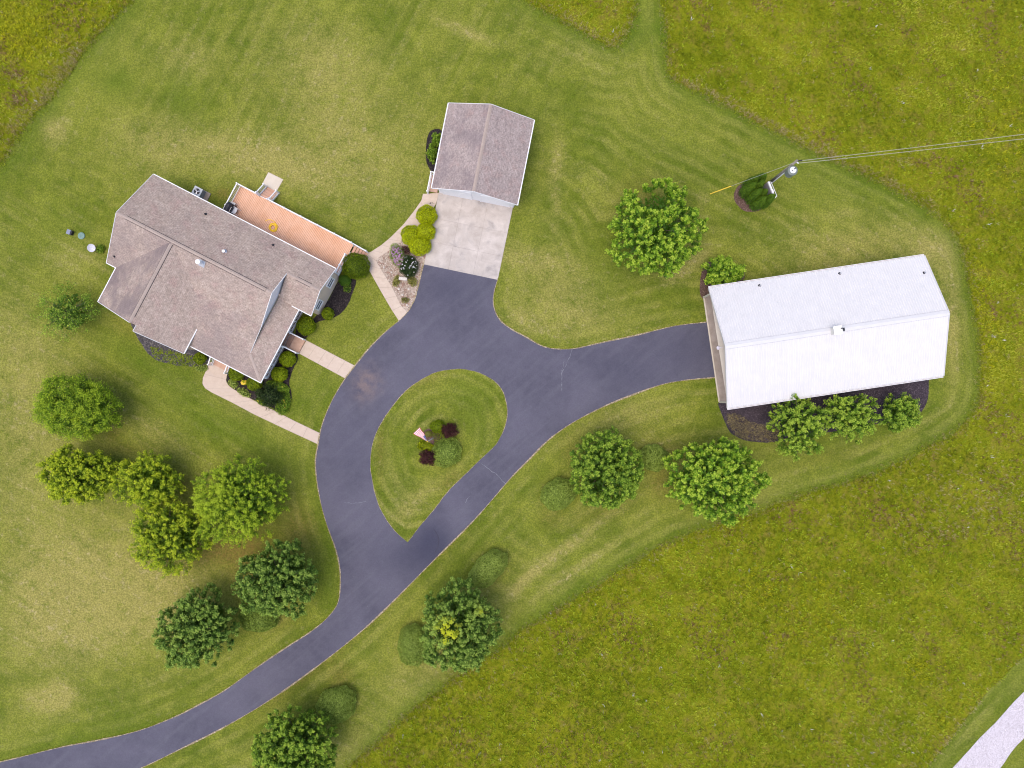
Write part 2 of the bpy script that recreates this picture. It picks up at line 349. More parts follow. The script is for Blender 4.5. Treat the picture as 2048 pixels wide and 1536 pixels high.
# ---------------- ground sheets ----------------
def sheet(name, poly, z, mat, thick=.05, kind='structure', parent=None, attrs=None, step=None, skirt=True):
    """flat sheet with optional interior grid points carrying attributes"""
    pv = [Vector(p) for p in poly]; n = len(pv); pts = list(pv)
    if step:
        a = np.array(poly); x0, y0 = a.min(0); x1, y1 = a.max(0)
        gx, gy = np.meshgrid(np.arange(x0+step/2, x1, step), np.arange(y0+step/2, y1, step)); g = np.c_[gx.ravel(), gy.ravel()]
        g += rng.uniform(-.15, .15, g.shape)*step
        g = g[inside(g, poly)]; g = g[dist_poly(g, poly) > step*.35]; pts += [Vector((float(p[0]), float(p[1]))) for p in g]
    r = geometry.delaunay_2d_cdt(pts, [], [list(range(n))], 1, 1e-5)
    vv, ff = r[0], r[2]; V = [(p.x, p.y, z) for p in vv]; Fc = []
    for t in ff:
        a, b, c = (vv[i] for i in t[:3]); Fc.append(tuple(t) if (b-a).cross(c-a) > 0 else tuple(t)[::-1])
    if skirt:
        o = len(V); V += [(p.x, p.y, z) for p in pv]+[(p.x, p.y, z-thick) for p in pv]
        ar = sum(pv[i].x*pv[(i+1) % n].y-pv[(i+1) % n].x*pv[i].y for i in range(n))
        for i in range(n):
            j = (i+1) % n; q = (o+i, o+i+n, o+j+n, o+j); Fc.append(q if ar > 0 else q[::-1])
    me = bpy.data.meshes.new(name); me.from_pydata(V, [], Fc); me.materials.append(mat)
    if attrs:
        A = attrs(np.array([(v[0], v[1]) for v in V]))
        for k_, v_ in A.items(): setattr_mesh(me, k_, v_)
    me.update(); ob = bpy.data.objects.new(name, me); C.objects.link(ob)
    if kind: ob['kind'] = kind
    if parent: ob.parent = parent
    return ob
def blob(Pn, items):
    """sum of soft ellipses given in photo pixels: (x, y, rx, ry, angle_deg, amount)"""
    out = np.zeros(len(Pn))
    for (x, y, rx, ry, an, am) in items:
        c = np.array(P2(x, y)); d = Pn-c; t = math.radians(an); u = d@np.array([math.cos(t), math.sin(t)]); v = d@np.array([-math.sin(t), math.cos(t)])
        out += am*np.exp(-((u/(rx*M_PX))**2+(v/(ry*M_PX))**2))
    return np.clip(out, 0, 1)
# ---------------- setting: ground, lawns, driveway ----------------
V3 = lambda p, z: (p[0], p[1], z)
DRIVE_A = [(848,526),(843,545),(836,575),(829,600),(817,622),(800,640),(770,665),(737,698),(709,733),(690,758),(665,800),(645,848),(635,895),(631,925),(635,968),(643,1010),(655,1052),(670,1093),(679,1130),(681,1168),(675,1208),(650,1240),(617,1266),(575,1293),(520,1330),(450,1380),(400,1408),(350,1433),(280,1460),(200,1479),(125,1493),(0,1523),(-200,1562),(-420,1600)]
DRIVE_B = [(-420,1740),(-200,1690),(0,1628),(150,1580),(280,1536),(350,1503),(450,1453),(550,1393),(660,1313),(750,1238),(870,1118),(950,1038),(1024,953),(1054,923),(1099,878),(1149,843),(1214,810),(1264,790),(1324,769),(1374,760),(1430,755)]
DRIVE_C = [(1414,644),(1349,652),(1274,670),(1199,686),(1149,697),(1114,698),(1084,692),(1054,675),(1024,659),(1000,640),(988,615),(987,590),(996,556)]
dp = DRIVE_A+DRIVE_B+DRIVE_C; nA, nB = len(DRIVE_A), len(DRIVE_B)
drive = smooth(pxs(dp), True, 5, sharp=(0, nA-1, nA, nA+nB-1, nA+nB, len(dp)-1))
ISL = [(925,738),(952,744),(977,755),(1000,775),(1012,806),(1012,845),(996,882),(975,905),(950,929),(900,978),(860,1028),(832,1062),(815,1084),(786,1056),(760,1013),(747,968),(741,923),(747,883),(765,843),(792,804),(825,771),(860,750),(890,741)]
isl = jitter(resample(smooth(pxs(ISL), True, 6, sharp=(12,)), .3), .018, 3)
LAWN_PX = [(-420,860),(-200,600),(0,325),(20,300),(49,256),(94,203),(127,162),(168,101),(205,58),(260,0),(340,-120),(450,-400),(830,-400),(980,-60),(1054,0),(1124,40),(1189,75),(1229,95),(1259,55),(1269,0),(1262,-400),(1318,-400),(1324,0),(1334,75),(1339,145),(1368,170),(1404,187),(1474,222),(1554,265),(1644,308),(1724,345),(1804,385),(1874,430),(1914,475),(1931,525),(1941,575),(1952,630),(1960,700),(1962,768),(1952,815),(1919,858),(1849,900),(1774,938),(1699,965),(1599,993),(1524,1021),(1424,1053),(1324,1093),(1249,1138),(1174,1183),(1074,1243),(1000,1300),(900,1365),(825,1423),(750,1488),(700,1533),(600,1640),(420,1900),(-420,1900)]
lawn_out = smooth(pxs(LAWN_PX), True, 6, sharp=(0, 11, 12, 17, 20, 21, len(LAWN_PX)-2, len(LAWN_PX)-1))
lawn_poly = jitter(resample(lawn_out, .22), .09, 5)
VERGE_PX = [(1690,1740),(1850,1540),(1869,1518),(1914,1461),(1974,1386),(2048,1313),(2190,1180),(2600,830),(2900,830),(2900,1740)]
verge = jitter(resample(smooth(pxs(VERGE_PX), True, 5, sharp=(0, 7, 8, 9)), .4), .05, 9)
ROAD_L = [(1720,1740),(1905,1536),(1953,1482),(1981,1454),(2048,1382),(2200,1235),(2620,850)]; ROAD_R = [(2720,890),(2300,1243),(2120,1410),(2048,1476),(2025,1500),(1999,1536),(1815,1740)]
road = jitter(resample(smooth(pxs(ROAD_L+ROAD_R), True, 5, sharp=(0, 6, 7, 13)), .5), .02, 2)

g = sheet('ground', [(-2500, -2500), (2500, -2500), (2500, 2500), (-2500, 2500)], 0.0, FIELD, skirt=False)

DRY = [(500,315,170,45,-12,.85),(300,300,80,60,-30,.4),(650,140,90,110,70,.6),(112,262,22,22,0,1),(930,62,60,10,-22,.9),(380,120,60,40,0,.4),(60,930,110,160,0,.5),(210,1150,170,110,10,.7),(180,1250,180,70,10,.6),(95,1400,50,26,0,1),(120,1385,20,20,0,1),
  (1110,600,90,60,0,.45),(1060,520,28,110,80,.6),(1865,500,40,34,0,.9),(1905,640,16,120,0,.8),(1700,490,150,40,5,.55),(1640,560,80,30,8,.5),(1385,525,42,10,35,1.3),(1350,545,22,12,30,1.2),(1405,398,8,12,0,1.2),(1110,1112,110,9,36,1.1),(1150,1140,110,7,36,.9),(1045,1170,60,8,48,.8),
  (1490,1010,90,26,12,.4),(1250,830,90,26,15,.5),(960,1180,60,30,45,.4),(850,1330,110,60,45,.35),(700,1500,70,40,35,.4),(780,330,160,110,0,.35),(740,480,18,12,0,.8),(570,330,70,30,-20,.5),(890,470,12,60,0,.2),(40,720,90,120,30,.5),(150,520,60,40,0,.35),(560,520,0.1,0.1,0,0),
  (820,1010,80,16,40,.6),(790,960,16,70,20,.3),(1310,890,30,20,0,.5),(1110,370,10,80,0,.6),(1120,300,8,40,0,.5),(1660,430,50,5,3,1.0),(540,840,80,14,-27,.4),(300,860,90,20,-30,.4),(440,985,8,8,0,.2),(1160,640,110,50,0,.3),(1440,1380,1,1,0,0),(300,1190,100,60,0,.5),(110,1180,90,100,0,.5),(1852,560,30,40,0,.5),(1040,640,30,16,-40,.5),(1180,100,60,40,0,.2),(680,270,90,50,-20,.4),(1480,120,1,1,0,0),(1090,860,90,22,40,.35)]
LUSH = [(235,165,45,30,-10,.8),(370,190,60,40,-45,.6),(480,870,150,26,-28,.8),(330,745,90,20,-25,.7),(250,700,70,30,-40,.5),(600,800,60,60,0,.5),(1290,60,26,140,90,.6),(1430,660,90,10,12,.5),(1200,560,60,60,0,.3),(1350,330,200,60,-20,.35),(1650,360,120,40,-20,.3),(1690,880,170,18,18,.7),(660,1150,14,90,0,.7),(650,1020,20,100,0,.5),(900,1160,90,14,45,.4),(640,600,60,30,0,.5),(1030,230,60,60,0,.4),(760,490,60,40,0,.5),(860,420,50,60,60,.5),(280,540,30,60,0,.4),(120,460,60,60,0,.3),(660,790,20,60,20,.5),(620,470,60,14,-27,.6),(1440,780,20,60,0,.5),(330,440,60,30,40,.4),(170,1480,150,40,10,.6),(1080,960,50,30,30,.3),(390,390,110,14,-30,.4),(250,480,20,90,-10,.5)]
BROWN = [(462,1095,80,32,8,1),(355,965,30,26,0,.8),(600,1050,36,50,20,.55),(500,1150,50,60,0,.6),(330,1110,60,30,0,.4),(1320,965,22,34,0,.6),(1350,905,24,16,0,.5),(250,900,60,14,0,.4),(225,868,16,10,0,.7),(1150,900,30,30,0,.3),(330,1500,90,12,30,.5),(590,1370,110,9,36,.5),(740,1245,90,8,42,.4),(880,1110,70,7,42,.4),(1290,410,46,46,0,.5),(1100,1035,26,22,0,.3),(680,1350,26,26,0,.5),(1210,1020,70,18,20,.3),(925,1350,60,16,0,.4),(1660,910,90,14,15,.2),(445,770,20,20,0,.2),(255,655,40,16,-30,.3),(385,395,30,16,0,.6),(445,388,14,10,0,.9),(540,1240,50,20,0,.4)]
dr_np = resample(drive, 1.0); lo_np = resample(lawn_out, 1.5)
def lawn_attrs(Pn):
    d1 = dist_poly(Pn, dr_np); d2 = dist_poly(Pn, lo_np); dd = np.minimum(d1, d2)
    c = np.array(P2(1250, 700)); right = 1/(1+np.exp(-(Pn[:, 0]-P2(1080, 0)[0])/2.5))
    sel = np.clip(np.maximum(right, np.exp(-(d1/5.5)**2)), 0, 1); top = 1/(1+np.exp(-(Pn[:, 1]-P2(0, 360)[1])/2.5))
    return dict(dd=dd, sel=sel, sel2=top, dry=blob(Pn, DRY)+.10, lush=np.clip(blob(Pn, LUSH)+.75*np.exp(-(d2/1.1)**2), 0, 1), brown=blob(Pn, BROWN))
sheet('lawn', lawn_poly, .03, LAWN, .03, attrs=lawn_attrs, step=.62)
def isl_attrs(Pn):
    c = np.array(P2(882, 888)); d = np.hypot(*(Pn-c).T)*.7+dist_poly(Pn, isl)*-.4
    return dict(dd=d+40, sel=np.ones(len(Pn)), sel2=np.ones(len(Pn)), dry=blob(Pn, DRY)+.10, lush=blob(Pn, [(930,780,50,30,0,.6),(960,850,30,50,0,.5),(790,1000,30,60,0,.3)]), brown=blob(Pn, [(850,760,60,14,20,.3),(760,900,10,60,0,.4),(900,960,30,14,40,.4)]))
def verge_attrs(Pn):
    return dict(dd=dist_poly(Pn, resample(road, 1.0)), sel=np.ones(len(Pn)), sel2=np.ones(len(Pn)), dry=np.full(len(Pn), .12), lush=np.full(len(Pn), .25), brown=np.zeros(len(Pn)))
sheet('grass_verge', verge, .03, LAWN, .03, attrs=verge_attrs, step=1.0)
def road_attr(Pn): return {}
rd = sheet('gravel_road', road, .06, ROADG, .03)
def drive_attrs(Pn):
    return dict(patch=blob(Pn, [(1380,700,90,50,0,.45),(1240,740,90,40,-20,.3),(900,570,50,30,0,.4),(700,900,40,60,0,.2),(868,1080,30,46,20,.8),(850,1110,60,40,30,.6),(790,1100,60,30,0,.3),(920,600,60,60,0,.15)]), stain=blob(Pn, [(735,762,22,26,40,1.2),(725,790,16,20,0,.5),(835,800,20,30,0,.2)]))
dv = sheet('asphalt_driveway', drive, .075, ASPHALT, .045, attrs=drive_attrs, step=.9)
# dry soil line where the turf is cut back from the asphalt
def edge_strip(name, line, w0, z, mat, closed, seed, parent=None):
    r = random.Random(seed); L = resample(line, .22, closed); N = len(L); mb = MB(); vs_ = []
    for i, (x, y) in enumerate(L):
        a = L[i-1] if (closed or i > 0) else L[0]; b = L[(i+1) % N] if (closed or i < N-1) else L[-1]
        nx, ny = -(b[1]-a[1]), b[0]-a[0]; l = math.hypot(nx, ny) or 1; nx /= l; ny /= l
        w1 = w0*(.55+.6*r.random()+.35*math.sin(i*.13+seed)); vs_ += [(x-nx*w1*.6, y-ny*w1*.6, z), (x+nx*w1*.6, y+ny*w1*.6, z)]
    rg = range(N if closed else N-1); fs = [(2*i, 2*i+1, 2*((i+1) % N)+1, 2*((i+1) % N)) for i in rg]
    mb.add(vs_, fs); return mb.build(name, mat, parent, kind='structure')
def oriented_open(line): return line
A_line = smooth(pxs(DRIVE_A), False, 5); B_line = smooth(pxs(DRIVE_B), False, 5); C_line = smooth(pxs(DRIVE_C), False, 5)
edge_strip('driveway_edge_soil', A_line, .085, .081, EDGE, False, 1)
edge_strip('driveway_edge_soil', B_line, .10, .081, EDGE, False, 2)
edge_strip('driveway_edge_soil', C_line, .09, .081, EDGE, False, 3)
sheet('island_lawn', isl, .10, LAWN, .06, attrs=isl_attrs, step=.4)
edge_strip('driveway_edge_soil', isl, .075, .086, EDGE, True, 4)
# pale sealed cracks across the asphalt
CRK = plain('crack_filler', (.17, .17, .20), .8, .3, 8)
def crack(pts, w0, seed):
    r = random.Random(seed); L = resample(pxs(pts), .18, False); mb = MB(); vs_ = []
    for i, (x, y) in enumerate(L):
        x += r.uniform(-.05, .05); y += r.uniform(-.05, .05); ww = w0*r.uniform(.1, 1.2)
        a = L[max(0, i-1)]; b = L[min(len(L)-1, i+1)]; l = math.hypot(b[0]-a[0], b[1]-a[1]) or 1; nx, ny = -(b[1]-a[1])/l, (b[0]-a[0])/l
        vs_ += [(x-nx*ww/2, y-ny*ww/2, .079), (x+nx*ww/2, y+ny*ww/2, .079)]
    mb.add(vs_, [(2*i, 2*i+1, 2*i+3, 2*i+2) for i in range(len(L)-1)]); mb.build('crack_filler', CRK, dv)
crack([(1145,698),(1142,708),(1135,720),(1133,730),(1126,740),(1123,750),(1124,768),(1123,782)], .07, 1)
crack([(1128,722),(1126,736),(1121,743)], .04, 2); crack([(958,924),(975,936),(985,943),(997,952),(1010,968)], .06, 3)
crack([(690,1004),(704,1007),(718,1005),(732,1002)], .05, 4); crack([(930,1006),(936,996),(941,991)], .05, 5)
# dark flexed seam by the lower junction, tyre scrubs
SEAM = plain('dark_seam', (.045, .043, .065), .8); mb = MB()
Ls = smooth(pxs([(868,1058),(876,1072),(877,1088),(870,1105)]), False, 5); mb.add([(x+s*.05, y, .0785) for x, y in Ls for s in (-1, 1)], [(2*i, 2*i+1, 2*i+3, 2*i+2) for i in range(len(Ls)-1)]); mb.build('seam', SEAM, dv)

# ---------------- concrete pad and walks, slab by slab ----------------
def quad_slabs(name, cells, z, th, mat, parent):
    for q in cells:
        c = Vector((sum(p[0] for p in q)/4, sum(p[1] for p in q)/4)); s = .007
        ring = []
        for p in q:
            d = (Vector(p)-c); ring.append(Vector(p)-d.normalized()*s*1.4)
        ar = sum(ring[i].x*ring[(i+1) % 4].y-ring[(i+1) % 4].x*ring[i].y for i in range(4))
        if ar < 0: ring = ring[::-1]
        dz = random.uniform(-.003, .003); MB().slab([(p.x, p.y, z+dz) for p in ring], th).build(name, mat, parent)
JOINT = plain('joint_sand', (.28, .235, .20), .95, .2)
def walk(name, left, right, n, z=.062, mat=WALKC, cuts=None):
    l = resample(pxs(left), .12, False); r = resample(pxs(right), .12, False)
    base = sheet(name, l+r[::-1], z-.014, JOINT, .04)
    at = lambda L, t: L[min(len(L)-1, max(0, round(t*(len(L)-1))))]
    ts = cuts or [i/n for i in range(n+1)]
    for i in range(len(ts)-1):
        t0, t1 = ts[i], ts[i+1]; ks = [t0+(t1-t0)*j/4 for j in range(5)]
        ring = [Vector(at(l, t)) for t in ks]+[Vector(at(r, t)) for t in ks[::-1]]
        c = sum(ring, Vector((0, 0)))/len(ring); ring = [p-(p-c).normalized()*.016 for p in ring]
        ar = sum(ring[i].x*ring[(i+1) % len(ring)].y-ring[(i+1) % len(ring)].x*ring[i].y for i in range(len(ring)))
        if ar < 0: ring = ring[::-1]
        MB().slab([(p.x, p.y, z+random.uniform(-.003, .003)) for p in ring], .05).build('slab', mat, base)
    return base
pad = sheet('garage_concrete_pad', pxs([(878,384),(848,528),(995.6,559),(1026,414)]), .055, JOINT, .04)
tl, bl, br, tr = [Vector(P2(*p)) for p in [(878,384),(848,529),(995.6,560),(1026,414)]]
def bil(u, v): return tuple(tl*(1-u)*(1-v)+tr*u*(1-v)+bl*(1-u)*v+br*u*v)
us = [0, .33, .665, 1]; vsn = [0, .36, .68, 1]
for i in range(3):
    for j in range(3):
        u0, u1, v0, v1 = us[i], us[i+1], vsn[j], vsn[j+1]
        quad_slabs('slab', [[bil(u0, v0), bil(u0, v1), bil(u1, v1), bil(u1, v0)]], .078, .05, PADC, pad)
walk('garage_walk', [(846,388),(843,401),(826,425),(806,450),(780,476),(763,490),(740,505),(728,505)], [(878,386),(873,406),(855,437),(828,462),(801,484),(783,499),(762,512),(752,521)], 9)
walk('side_walk', [(728,505),(731,525),(739,542),(762,583),(783.5,620),(798,642)], [(752,521),(766,545),(783.5,572.5),(802,610.6),(817,627)], 6, z=.066)
walk('front_door_walk', [(598,707),(690.6,757)], [(613,680.6),(711,731.8)], 5, mat=WALKC)
walk('porch_walk', [(420,723),(413,740),(406,756),(405,768),(411,777),(424,785),(466,806),(509,829),(570,858),(637,889)], [(459,738),(454,752),(452.5,761),(455,768),(462,775),(476,783),(512,803),(545,819),(590,842),(640,866)], 10, cuts=[0,.09,.19,.29,.39,.49,.59,.69,.79,.89,1])
walk('deck_step_pad', [(537,344.6),(524.5,368)], [(567,359.3),(553,384)], 1, mat=PALEC)
# apron in front of the barn
ap = sheet('barn_apron', pxs([(1407,593),(1438,803.5),(1470,806),(1440,589)]), .07, APRONC, .05)
sheet('barn_apron_edge', pxs([(1405.6,592.4),(1436.8,804.5),(1439.2,803.5),(1408.4,593)]), .078, PALEC, .05)

# ---------------- planting beds ----------------
def bed(name, pts, mat, z=.045, seed=1, raised=.02, js=.03):
    return sheet(name, jitter(resample(smooth(pxs(pts), True, 5), .25), js, seed), z, mat, raised+.02)
bed('mulch_bed', [(1440,803),(1446,835),(1458,862),(1482,878),(1520,884),(1555,884),(1640,868),(1740,850),(1830,835),(1851,808),(1857,775),(1852,740),(1640,770)], MULCH, seed=2)
bed('mulch_bed', [(1403,545),(1400,580),(1409,600),(1450,594),(1480,570),(1488,545),(1450,520),(1415,525)], MULCHR, seed=3)
bed('mulch_bed', [(1468,392),(1472,406),(1484,418),(1500,424),(1520,420),(1532,400),(1525,372),(1500,362),(1476,372)], MULCHR, seed=4)
bed('mulch_bed', [(657,600),(672,569),(688,556),(712,560),(704,588),(694,613),(679,629),(650,640),(630,648),(612,678),(592,672),(600,640),(625,640)], MULCHB, seed=5)
bed('mulch_bed', [(440,715),(455,752),(454,761),(458,769),(468,777),(512,801),(545,817),(568,826),(578,812),(583,790),(578,765),(585,742),(597,712),(575,690),(520,740)], MULCHB, seed=6, z=.05)
bed('grey_rock_bed', [(262,640),(285,690),(308,716),(345,729),(385,733),(413,728),(418,705),(380,680),(300,640)], GREYR, seed=7)
bed('river_rock_bed', [(798,480),(780,495),(750,512),(760,546),(778,576),(796,611),(806,628),(826,618),(838,585),(846,555),(852,532),(856,505),(845,478),(825,460)], ROCKS, seed=8, z=.05, js=.015)
bed('mulch_bed', [(846,868),(856,857),(872,861),(884,872),(886,886),(872,893),(857,886)], MULCHR, seed=9, z=.115)
bed('mulch_bed', [(862,262),(853,290),(853,325),(868,345),(885,300),(885,262)], MULCHB, seed=10)

# ---------------- field grass, weeds (uncountable) ----------------
def vn(Pn, sc, seed):
    r = np.random.default_rng(seed); out = np.zeros(len(Pn))
    for i in range(7):
        a = r.uniform(0, 6.28); k = sc*r.uniform(.6, 1.9); out += np.sin(Pn@np.array([math.cos(a), math.sin(a)])*k+r.uniform(0, 6.28))
    return np.clip(.5+out/9, 0, 1)
def blades_mesh(name, pos, tone, n_bl, hgt, wid, mat, lean=(.25, .9), kind='stuff', wind=(0, 0), parent=None):
    """many tufts as one mesh: each blade one triangle"""
    n = len(pos); N = n*n_bl; base = np.repeat(pos, n_bl, 0); T = np.repeat(tone, n_bl)
    a = rng.uniform(0, 2*np.pi, N); ln = rng.uniform(*lean, N); h = hgt*rng.uniform(.5, 1.25, N)*np.repeat(rng.uniform(.7, 1.3, n), n_bl); wd = wid*rng.uniform(.6, 1.3, N)
    off = rng.normal(0, .05, (N, 2)); b = base+off; z0 = .01
    tip = np.c_[b[:, 0]+np.cos(a)*h*ln+wind[0]*h, b[:, 1]+np.sin(a)*h*ln+wind[1]*h, z0+h*np.sqrt(np.clip(1-ln*ln*.8, .1, 1))]
    px_, py_ = -np.sin(a)*wd, np.cos(a)*wd; mid = np.c_[b*.45+tip[:, :2]*.55, z0+(tip[:, 2]-z0)*.62]
    v = np.empty((N, 4, 3)); v[:, 0] = np.c_[b, np.full(N, z0)]; v[:, 1] = mid+np.c_[px_, py_, np.zeros(N)]; v[:, 2] = tip; v[:, 3] = mid-np.c_[px_, py_, np.zeros(N)]
    return quads_mesh(name, v, np.clip(T+rng.uniform(-.22, .22, N), 0, 1), mat, parent, kind)
def quads_mesh(name, v, tone, mat, parent=None, kind=None):
    N = len(v); me = bpy.data.meshes.new(name); me.vertices.add(N*4); me.vertices.foreach_set('co', v.reshape(-1).astype(np.float32))
    me.loops.add(N*4); me.loops.foreach_set('vertex_index', np.arange(N*4, dtype=np.int32)); me.polygons.add(N)
    me.polygons.foreach_set('loop_start', np.arange(0, N*4, 4, dtype=np.int32)); me.polygons.foreach_set('loop_total', np.full(N, 4, np.int32))
    me.materials.append(mat); setattr_mesh(me, 'tone', np.repeat(tone, 4)); me.update(calc_edges=True)
    o = bpy.data.objects.new(name, me); C.objects.link(o)
    if parent: o.parent = parent
    if kind: o['kind'] = kind
    return o
xr, yr = 56, 44
def field_points(dens):
    n = int(dens*4*xr*yr); Pn = np.c_[rng.uniform(-xr, xr, n), rng.uniform(-yr, yr, n)]
    ok = ~inside(Pn, lawn_poly) & ~inside(Pn, verge); return Pn[ok]
def sel_blob(Pn, items): return blob(Pn, items) > rng.uniform(0, 1, len(Pn))
Pf = field_points(24); tn = np.clip((.5*vn(Pf, .22, 1)+.5*vn(Pf, 1.3, 2)-.5)*2.1+.42, 0, 1); de = dist_poly(Pf, resample(lawn_out, 1.0)); de2 = dist_poly(Pf, resample(verge, 1.0)); de = np.minimum(de, de2)
up = (Pf[:, 1] > 0)*.10
TANB = [(95,190,95,24,48,1.1),(150,110,40,16,48,.6),(40,160,16,14,0,.5),(1480,225,150,10,-24,.9),(1650,312,170,12,-25,.9),(1400,180,60,12,-25,.8),(1820,430,80,8,-35,.4),(1815,325,16,9,0,.9),(1640,940,80,9,14,.7),(1775,915,90,9,22,.5),(1180,65,90,9,-30,.6),(1240,85,26,12,60,.6),(1980,1385,60,7,45,.6),(1900,1470,70,7,50,.5),(1760,1480,90,60,0,.15),(1950,1000,120,60,20,.25),(1050,1225,60,7,40,.5),(1120,1200,50,6,35,.5)]
BRNB = [(40,197,22,18,20,1.5),(28,145,20,16,0,1.2),(8,100,14,20,0,.8),(1555,1150,16,7,0,.9),(1570,1270,22,7,20,.8),(1545,1290,14,6,20,.6),(1880,1080,70,18,20,.35),(1840,325,16,8,0,.7),(1990,960,60,30,30,.3),(1800,1030,80,20,10,.3)]
YELB = [(50,90,60,30,0,.8),(20,50,60,60,0,.6),(120,35,80,26,0,.4),(150,90,30,40,40,.4),(70,215,20,12,45,.7),(1620,1230,90,60,30,.30),(1520,1180,60,30,0,.3),(1840,1335,30,20,0,.9),(1880,1440,12,8,0,.7),(1960,600,18,70,0,.6),(1975,690,22,60,0,.5),(1100,20,60,16,0,.2),(2000,250,60,120,0,.25)]
isT = sel_blob(Pf, TANB) | (rng.uniform(0, 1, len(Pf)) < .055*np.exp(-de/1.2)+.02); isB = (sel_blob(Pf, BRNB) | (rng.uniform(0, 1, len(Pf)) < np.clip((vn(Pf, .5, 7)-.62)*1.2, 0, .3))) & ~isT; isY = sel_blob(Pf, YELB) & ~isT & ~isB
isW = (rng.uniform(0, 1, len(Pf)) < np.where(Pf[:, 1] < -8, .16, .09)) & ~isT & ~isB & ~isY; isG = ~(isT | isB | isY | isW)
blades_mesh('field_grass', Pf[isG], np.clip(tn[isG]*.8+up[isG]+.02, 0, 1), 6, .26, .017, FGRASS, wind=(.12, -.1))
blades_mesh('dry_field_grass', Pf[isT], rng.uniform(.3, .9, isT.sum()), 7, .30, .017, FTAN, wind=(.15, -.15))
blades_mesh('dead_brown_weeds', Pf[isB], rng.uniform(0, .9, isB.sum()), 7, .26, .020, FBROWN)
blades_mesh('yellow_green_weeds', Pf[isY], rng.uniform(.1, .95, isY.sum()), 7, .27, .026, FYEL, lean=(.5, .95))
blades_mesh('leafy_field_weeds', Pf[isW], rng.uniform(.0, .9, isW.sum()), 6, .26, .030, FWEED, lean=(.5, .98))
# pale weed tops scattered in the lower field
Pw = field_points(2.0); Pw = Pw[(blob(Pw, [(1450,1150,190,110,15,.9),(1200,1270,260,120,20,.8),(1650,1250,160,120,0,.6),(1950,750,40,200,0,.3),(1500,1400,400,150,0,.25)]) > rng.uniform(0, 1, len(Pw)))]
blades_mesh('pale_topped_weeds', Pw, rng.uniform(.5, 1, len(Pw)), 9, .26, .036, FWEED, lean=(.3, .9))
Pq = field_points(.035); blades_mesh('white_wildflowers', Pq, np.ones(len(Pq)), 5, .36, .020, WHITEF, lean=(.2, .6))
# rough grass straying over the mown edge
Lr_ = np.array(resample(lawn_out, .1)); ii = rng.integers(0, len(Lr_), 16000); ps_ = Lr_[ii]+rng.normal(0, .30, (16000, 2)); ps_ = ps_[(np.abs(ps_[:, 0]) < xr) & (np.abs(ps_[:, 1]) < yr)]
hf = rng.uniform(0, 1, len(ps_)) < .3
blades_mesh('field_edge_grass', ps_[~hf], rng.uniform(.1, .7, (~hf).sum()), 6, .22, .015, FGRASS); blades_mesh('field_edge_dry_grass', ps_[hf], rng.uniform(.1, .8, hf.sum()), 6, .24, .014, FTAN)
# thin overgrown grass coming up through the mulch south of the barn
mp = smooth(pxs([(1452,830),(1462,862),(1482,876),(1520,882),(1560,880),(1560,855),(1500,845),(1480,830)]), True, 5)
q = np.c_[rng.uniform(20, 30, 9000), rng.uniform(-8, 0, 9000)]; q = q[inside(q, mp)]
blades_mesh('dry_weeds_in_mulch', q, rng.uniform(.2, .8, len(q)), 5, .16, .012, FTAN)
q = np.c_[rng.uniform(-40, -28, 9000), rng.uniform(-4, 8, 9000)]; q = q[inside(q, pxs([(300,690),(330,700),(400,715),(412,728),(385,733),(340,729),(310,716)]))]
blades_mesh('weeds_in_grey_rock', q[:700], rng.uniform(.2, .8, len(q[:700])), 6, .18, .02, FWEED)
# longer grass along mown edges (field boundary side of lawn and drive edges)
def fringe(line, n, spread, mat, h, seed, closed=False, side=None):
    L = np.array(resample(line, .1, closed)); i = rng.integers(0, len(L), n); p = L[i]+rng.normal(0, spread, (n, 2)); return p
pf = np.r_[fringe(A_line, 2500, .05, None, 0, 1), fringe(B_line, 2500, .05, None, 0, 1), fringe(C_line, 1100, .05, None, 0, 1)]
pf = pf[~inside(pf, drive) & (np.abs(pf[:, 0]) < 54) & (np.abs(pf[:, 1]) < 42)]
blades_mesh('driveway_edge_grass', pf, rng.uniform(.3, .8, len(pf)), 5, .10, .012, FGRASS)
# ---------------- buildings ----------------
def frame(p0, p1):
    """origin and z-rotation so that local x runs p0->p1"""
    d = Vector(p1)-Vector(p0); return math.atan2(d.y, d.x)
def roof_plane(poly, mat, name, parent, zf, th=.10, weather=None, up=None):
    """poly: (a,b) list; zf(a,b) height; local coords (a,-b,z); UV rows run along the eave"""
    ring = [Vector((a, -b, zf(a, b))) for a, b in poly]
    ar = sum(ring[i].x*ring[(i+1) % len(ring)].y-ring[(i+1) % len(ring)].x*ring[i].y for i in range(len(ring)))
    if ar < 0: ring = ring[::-1]
    mb = MB().slab([tuple(p) for p in ring], th); o = mb.build(name, mat, parent)
    me = o.data; uv = me.uv_layers.new(name='UVMap')
    e = Vector(up).normalized() if up else Vector((0, 1)); al = Vector((-e.y, e.x)); cs = math.cos(math.atan(.489))
    for lp in me.loops:
        v = me.vertices[lp.vertex_index].co; uv.data[lp.index].uv = (al.dot(v.xy), e.dot(v.xy)/cs)
    setattr_mesh(me, 'weather', np.full(len(me.vertices), weather or 0.0)); return o
def solid(mb, pts2, z0, z1):   # vertical prism
    ar = sum(pts2[i][0]*pts2[(i+1) % len(pts2)][1]-pts2[(i+1) % len(pts2)][0]*pts2[i][1] for i in range(len(pts2)))
    if ar < 0: pts2 = pts2[::-1]
    return mb.slab([(x, y, z1) for x, y in pts2], z1-z0)
